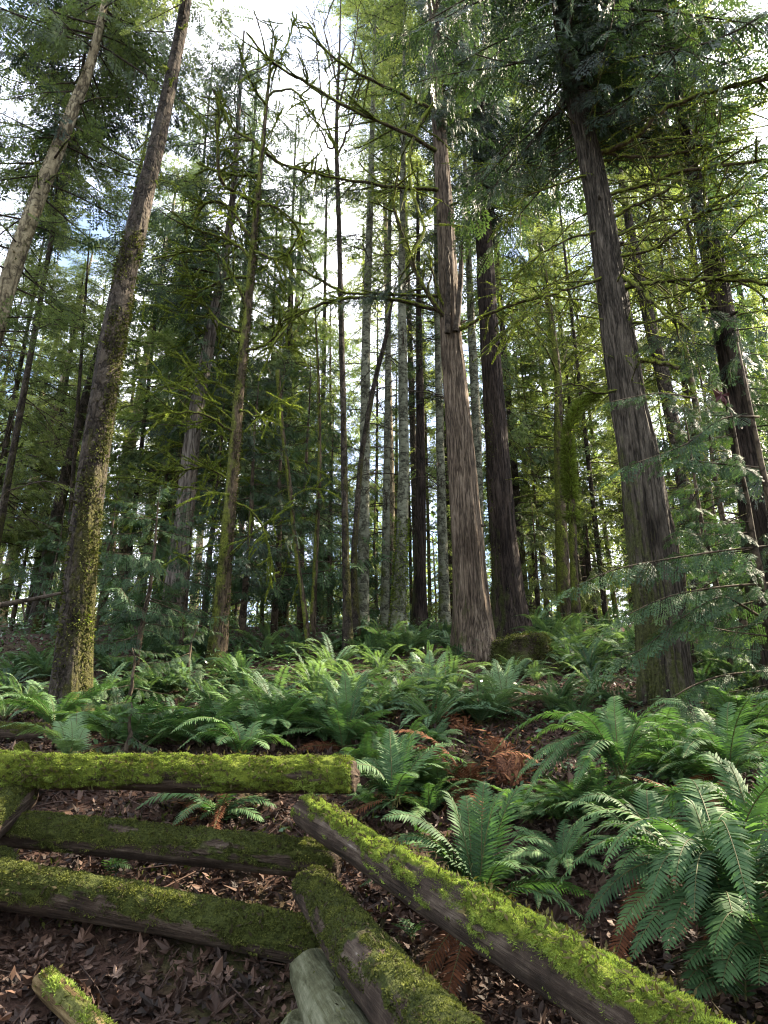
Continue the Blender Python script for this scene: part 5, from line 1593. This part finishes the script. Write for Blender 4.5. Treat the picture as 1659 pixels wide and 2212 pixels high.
# ------------------------------------------------------------------ mossy stump and rotten wood
b = PY(1128, 1452, 10.8)
zb = float(gz(b[0], b[1]))
th = thing('mossy_stump', 'square sawn stump coated in dark green moss beside the reddish cedar', 'stump', (b[0], b[1], zb))
rs = np.random.RandomState(4)
top = PY(1125, 1378, 10.8)[2]
n, sg = 26, 60
z = np.linspace(zb - .25, top, n)
ang = np.linspace(0, 2 * math.pi, sg, endpoint=False)
r0 = px_rad(1125, 1400, 100, 10.8)
V = []
for k in range(n):
    h = (z[k] - zb) / (top - zb)
    r = r0 * (1 + .5 * np.exp(-max(h, 0) * 3.0) * (1 + .5 * np.cos(4 * ang + 1)))
    r = r * (1 + .22 * fbm(np.stack([np.cos(ang) * 2.0, np.sin(ang) * 2.0, 0 * ang + z[k] * 2], 1), 8, 3))
    if k > n - 3:
        r = r * (.97 if k == n - 2 else .90)
    V.append(np.stack([b[0] + r * np.cos(ang), b[1] + r * np.sin(ang), z[k] + (.03 * fbm(np.stack([np.cos(ang) * 2, np.sin(ang) * 2, 0 * ang], 1), 3, 2) + .05 * np.cos(ang) if k > n - 4 else 0 * ang)], 1))
for f_ in (.6, .3, .02):
    c = V[n - 1].mean(0)
    V.append(c + (V[n - 1] - c) * f_ + np.array([0, 0, .01]) + rs.normal(0, .006, (sg, 3)))
V = np.array(V)
i = np.arange(len(V) - 1)[:, None] * sg
j = np.arange(sg)[None]
Q = np.stack([i + j, i + (j + 1) % sg, i + sg + (j + 1) % sg, i + sg + j], -1).reshape(-1, 4)
cov = np.clip(.75 + .8 * fbm(V.reshape(-1, 3) * 4, 5, 3), 0, 1)
mb = MB()
mb.add(V.reshape(-1, 3), Q, cov)
mb.build('wood', [MAT['log_dull']], th)
mb = MB()
pts = V[2:].reshape(-1, 3)
idx = rs.randint(0, len(pts), 15000)
P = pts[idx] + rs.normal(0, .018, (15000, 3))
hole = (np.abs(P[:, 0] - (b[0] - .03)) < .06) & (P[:, 1] < b[1]) & (np.abs(P[:, 2] - (zb + .42 * (top - zb))) < .10)
P = P[~hole]
Nv = unit(np.c_[P[:, 0] - b[0], P[:, 1] - b[1], .25 + 0 * P[:, 0]])
D = unit(Nv + np.array([0, 0, -.5]) + rs.normal(0, .4, P.shape))
mb.leaves(rhombs(P, D, rs.uniform(.02, .05, len(P)), rs.uniform(.008, .016, len(P)), unit(rs.normal(0, 1, P.shape))), np.clip(rs.normal(.35, .2, len(P)) + .3 * (P[:, 2] > top - .06), 0, 1))
mb.build('moss', [MAT['moss_dull']], th)

for pts, d0, lab, sd_ in [([(1062, 1625), (1090, 1665), (1105, 1705)], .22, 'crumbling orange rotten wood between the ferns right of centre', 1), ([(930, 1562), (975, 1575), (1010, 1590)], .15, 'low crumbling reddish rotten log below the pale fern', 2)]:
    P = spline(np.array([ground_hit(*q_) for q_ in pts]), 26)
    P[:, 2] = [float(gz(a_[0], a_[1])) + .03 for a_ in P]
    th = thing('rotten_log', lab, 'rotten log', P[13])
    mb = MB()
    def df(Pp, th_, D):
        return 1 + .9 * fbm(np.stack([D[..., 0] * 4 + Pp[:, None, 0] * 5, D[..., 2] * 4, Pp[:, None, 1] * 5 + 0 * D[..., 0]], -1), 90, 4)
    v, f = tube(P, d0 * .5 * np.interp(np.linspace(0, 1, 26), [0, .1, .5, .9, 1], [.5, .9, 1, .9, .4]), 30, df)
    mb.add(v, f, .5)
    mb.build('wood', [MAT['rot']], th)
    mb = MB()
    rs = np.random.RandomState(sd_)
    kk = rs.randint(0, 26, 500)
    B = P[kk] + rs.normal(0, d0 * .42, (500, 3))
    B[:, 2] = np.maximum(B[:, 2], gz(B[:, 0], B[:, 1]) + .01)
    mb.leaves(rhombs(B, rs.normal(0, 1, (500, 3)) * [1, 1, .5], rs.uniform(.04, .13, 500), rs.uniform(.015, .03, 500), unit(rs.normal(0, 1, (500, 3)) + [0, 0, 1])), np.clip(rs.normal(.6, .25, 500), 0, 1))
    mb.build('bark_flakes', [MAT['fern_dead']], th)['kind'] = 'stuff'

# fallen branch poking in at the left, leaning against the trees
th = thing('fallen_branch', 'dark mossy dead branch slanting in at the left edge beside the leaning trunk', 'branch', PY(60, 1295, 9.5))
mb = MB()
P = spline(np.array([PY(-60, 1318, 9), PY(30, 1302, 9.2), PY(90, 1290, 9.4), PY(136, 1280, 9.6)]), 14)
add_limb(mb, P, .045, .02, np.random.RandomState(1), 4, .3, 8)
mb.build('wood', [MAT['dark_twig']], th)

# ------------------------------------------------------------------ deep forest: conifers copied from a few kinds
def conifer(seed, h, L, n, kind, ls, leaf, bark, z0f, wood=True, r=.2):
    rs = np.random.RandomState(seed)
    th = thing('forest_conifer', 'x', 'tree', (0, 0, -200), 'conifers deep in the forest')
    path = np.array([[0, 0, -200.3 + h * t] for t in np.linspace(0, 1, 14)]) + np.cumsum(rs.normal(0, .03, (14, 3)) * [1, 1, 0], 0)
    mb = MB()
    v, f = tube(path, np.linspace(r, .02, 14), 9)
    mb.add(v, f, .5)
    mb.build('trunk', [MAT[bark]], th)
    mb = MB()
    crown(mb, path, -200 + h * z0f, -200 + h * .97, n, L, L * .25, kind, ls, rs, None, W, (-.25, .2), .8, wood, .12)
    # dead lower branches
    for k in range(22):
        P = curve_limb(at_z(path, -200 + h * rs.uniform(.08, z0f + .25)), rs.uniform(-W, W), L * rs.uniform(.4, .9), rs.uniform(-.1, .4), rs.uniform(.2, .8), rs, 7)
        add_limb(mb, P, .02, .006, rs, 4, .4, 4, 1, sub=False)
    mb.build('crown', [MAT[leaf], MAT['twig']], th)
    return th


KINDS = [conifer(1, 20, 2.6, 60, 'fir', 3.0, 'fir_leaf', 'fir', .30), conifer(2, 24, 2.8, 64, 'cedar', 3.0, 'cedar_lit', 'cedar_dark', .30),
         conifer(3, 16, 2.4, 50, 'cedar', 3.0, 'cedar_lit', 'cedar', .12), conifer(4, 26, 2.4, 60, 'fir', 3.0, 'fir_leaf', 'pale', .42, r=.22), conifer(5, 7, 2.0, 36, 'cedar', 3.0, 'cedar_lit', 'twig', .05, r=.08),
         conifer(6, 9, 2.2, 46, 'fir', 3.0, 'fir_leaf', 'twig', .08, r=.09)]
KLAB = ['fir deep in the forest, dull yellow green crown', 'tall dark cedar deep in the forest', 'bushy cedar deep in the forest', 'tall pale trunked fir deep in the forest, crown high up',
        'low bushy young cedar deep in the forest', 'low young fir deep in the forest']
rs = np.random.RandomState(17)
placed = []
def far_tree(k, x, y, s=1.0):
    copy_tree(KINDS[k], (x, y, float(gz(x, y))), rs.uniform(0, 6.28), s, KLAB[k], 'conifers deep in the forest: ' + KLAB[k].split(' deep')[0])
tries = 0
FAR_N = 72
while len(placed) < FAR_N and tries < 6000:
    tries += 1
    y = rs.uniform(23, 56)
    x = rs.uniform(-1, 1) * (.60 * y + 3)
    if any((x - a) ** 2 + (y - b_) ** 2 < 3.2 for a, b_ in placed):
        continue
    pxx = CX + F * x / (y * cP)
    # thinner where the photograph shows sky down the middle
    gap = math.exp(-((pxx - 760) / 110) ** 2) + .7 * math.exp(-((pxx - 150) / 110) ** 2)
    k = rs.choice(6, p=[.2, .2, .2, .12, .14, .14])
    if rs.rand() < gap and k in (0, 1, 3):
        k = 4 + rs.randint(2)
    placed.append((x, y))
    far_tree(k, x, y, rs.uniform(.8, 1.15))
low = 0
while low < 60:
    y = rs.uniform(25, 44)
    x = rs.uniform(-1, 1) * (.60 * y + 2)
    if any((x - a) ** 2 + (y - b_) ** 2 < 2.0 for a, b_ in placed):
        continue
    placed.append((x, y))
    far_tree(4 + (low % 2), x, y, rs.uniform(.45, .85))
    low += 1
# unseen trees added outside the frame to keep sun and sky off the foreground
for (x, y, k, s) in [(6.9, 5.2, 2, .5), (7.4, 6.9, 2, .48), (8.8, 6.6, 2, .5), (9.3, 8.4, 2, .5), (10.6, 7.4, 2, .5), (10.2, 5.0, 2, .5), (6.6, -1.2, 2, .5), (7.0, .8, 2, .52), (6.6, 2.6, 2, .5), (7.4, 4.4, 2, .5), (9.2, -.4, 2, .6), (9.4, 1.8, 2, .62), (9.0, 3.6, 2, .58), (5.0, -2.6, 2, .5), (12, 0, 2, .8), (12, 3, 2, .8), (-8.5, 3.0, 1, .9), (-9.5, 7.5, 0, 1), (3.0, -5.0, 2, .9), (0, -6, 1, 1), (-5, -4, 2, 1), (-3.8, -1.8, 1, 1), (2.6, -3, 0, 1), (-7.2, -.5, 0, 1.05), (5.2, -.6, 1, .62)]:
    far_tree(k, x, y, s)  # added shade trees close by, though labelled like the deep forest ones
for pr in KINDS:
    for ch in list(pr.children):
        bpy.data.objects.remove(ch)
    bpy.data.objects.remove(pr)

# far-off wood that closes the view behind everything: one leafy mass
rs = np.random.RandomState(91)
mb = MB()
for k in range(150):
    y = rs.uniform(52, 78)
    x = -62 + 124 * (k + rs.rand()) / 150
    h = rs.uniform(7, 17)
    zb = float(gz(x, y))
    n = int(210 * h / 10)
    u = rs.rand(n) ** 1.3
    rr = (1 - u) * rs.uniform(1.6, 2.6) * np.sqrt(rs.uniform(.2, 1, n)) + .15
    a = rs.uniform(0, 2 * math.pi, n)
    B = np.stack([x + rr * np.cos(a), y + rr * np.sin(a), zb + h * u], 1)
    D = np.stack([np.cos(a) + rs.normal(0, .4, n), np.sin(a) + rs.normal(0, .4, n), rs.normal(-.35, .3, n)], 1)
    L = rs.uniform(.4, .9, n)
    mb.leaves(rhombs(B, D, L, L * .38, unit(np.stack([rs.normal(0, .5, n), rs.normal(0, .5, n), np.ones(n)], 1))), np.clip(rs.normal(.55, .22, n) + rs.normal(0, .12), 0, 1))
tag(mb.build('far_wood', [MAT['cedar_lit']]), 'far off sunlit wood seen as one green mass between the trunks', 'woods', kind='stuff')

# ------------------------------------------------------------------ light
EL, AZ = math.radians(38), math.radians(68)      # azimuth clockwise from +Y
sd = Vector((math.sin(AZ) * math.cos(EL), math.cos(AZ) * math.cos(EL), math.sin(EL)))
ld = bpy.data.lights.new('sun', 'SUN')
ld.energy = 5.0
ld.angle = math.radians(.5)
ld.color = (1.0, .86, .66)
lo = bpy.data.objects.new('sun', ld)
COL.objects.link(lo)
lo.rotation_euler = (-sd).to_track_quat('-Z', 'Y').to_euler()
lo.location = (20, 5, 30)

w = bpy.data.worlds.new('World')
SC.world = w
w.use_nodes = True
nt = w.node_tree
nt.nodes.clear()
sky = nt.nodes.new('ShaderNodeTexSky')
sky.sky_type = 'NISHITA'
sky.sun_disc = False
sky.sun_elevation = EL
sky.sun_rotation = AZ
tc = nt.nodes.new('ShaderNodeTexCoord')
n = nt.nodes.new('ShaderNodeTexNoise')
n.inputs['Scale'].default_value = 2.2
n.inputs['Detail'].default_value = 6
nt.links.new(tc.outputs['Generated'], n.inputs['Vector'])
cl = ramp(nt, n.outputs['Fac'], [(.46, (.05, .05, .05)), (.62, (1, 1, 1))])
mx = mix_rgb(nt, cl, sky.outputs[0], (10.0, 10.1, 10.8))
bg = nt.nodes.new('ShaderNodeBackground')
bg.inputs['Strength'].default_value = .085
nt.links.new(mx, bg.inputs['Color'])
wo = nt.nodes.new('ShaderNodeOutputWorld')
nt.links.new(bg.outputs[0], wo.inputs['Surface'])

SC.view_settings.view_transform = 'Standard'
SC.view_settings.look = 'None'
SC.view_settings.exposure = 2.7
SC.view_settings.gamma = 1
SC.view_settings.use_curve_mapping = False
SC.render.engine = 'CYCLES'
SC.cycles.max_bounces = 6
SC.cycles.diffuse_bounces = 4
SC.cycles.glossy_bounces = 2
SC.cycles.transmission_bounces = 4
SC.cycles.transparent_max_bounces = 4
SC.cycles.use_denoising = True
SC.cycles.pixel_filter_type = 'BLACKMAN_HARRIS'
SC.cycles.filter_width = 1.15
SC.cycles.sample_clamp_indirect = 4
SC.cycles.caustics_reflective = False
SC.cycles.caustics_refractive = False
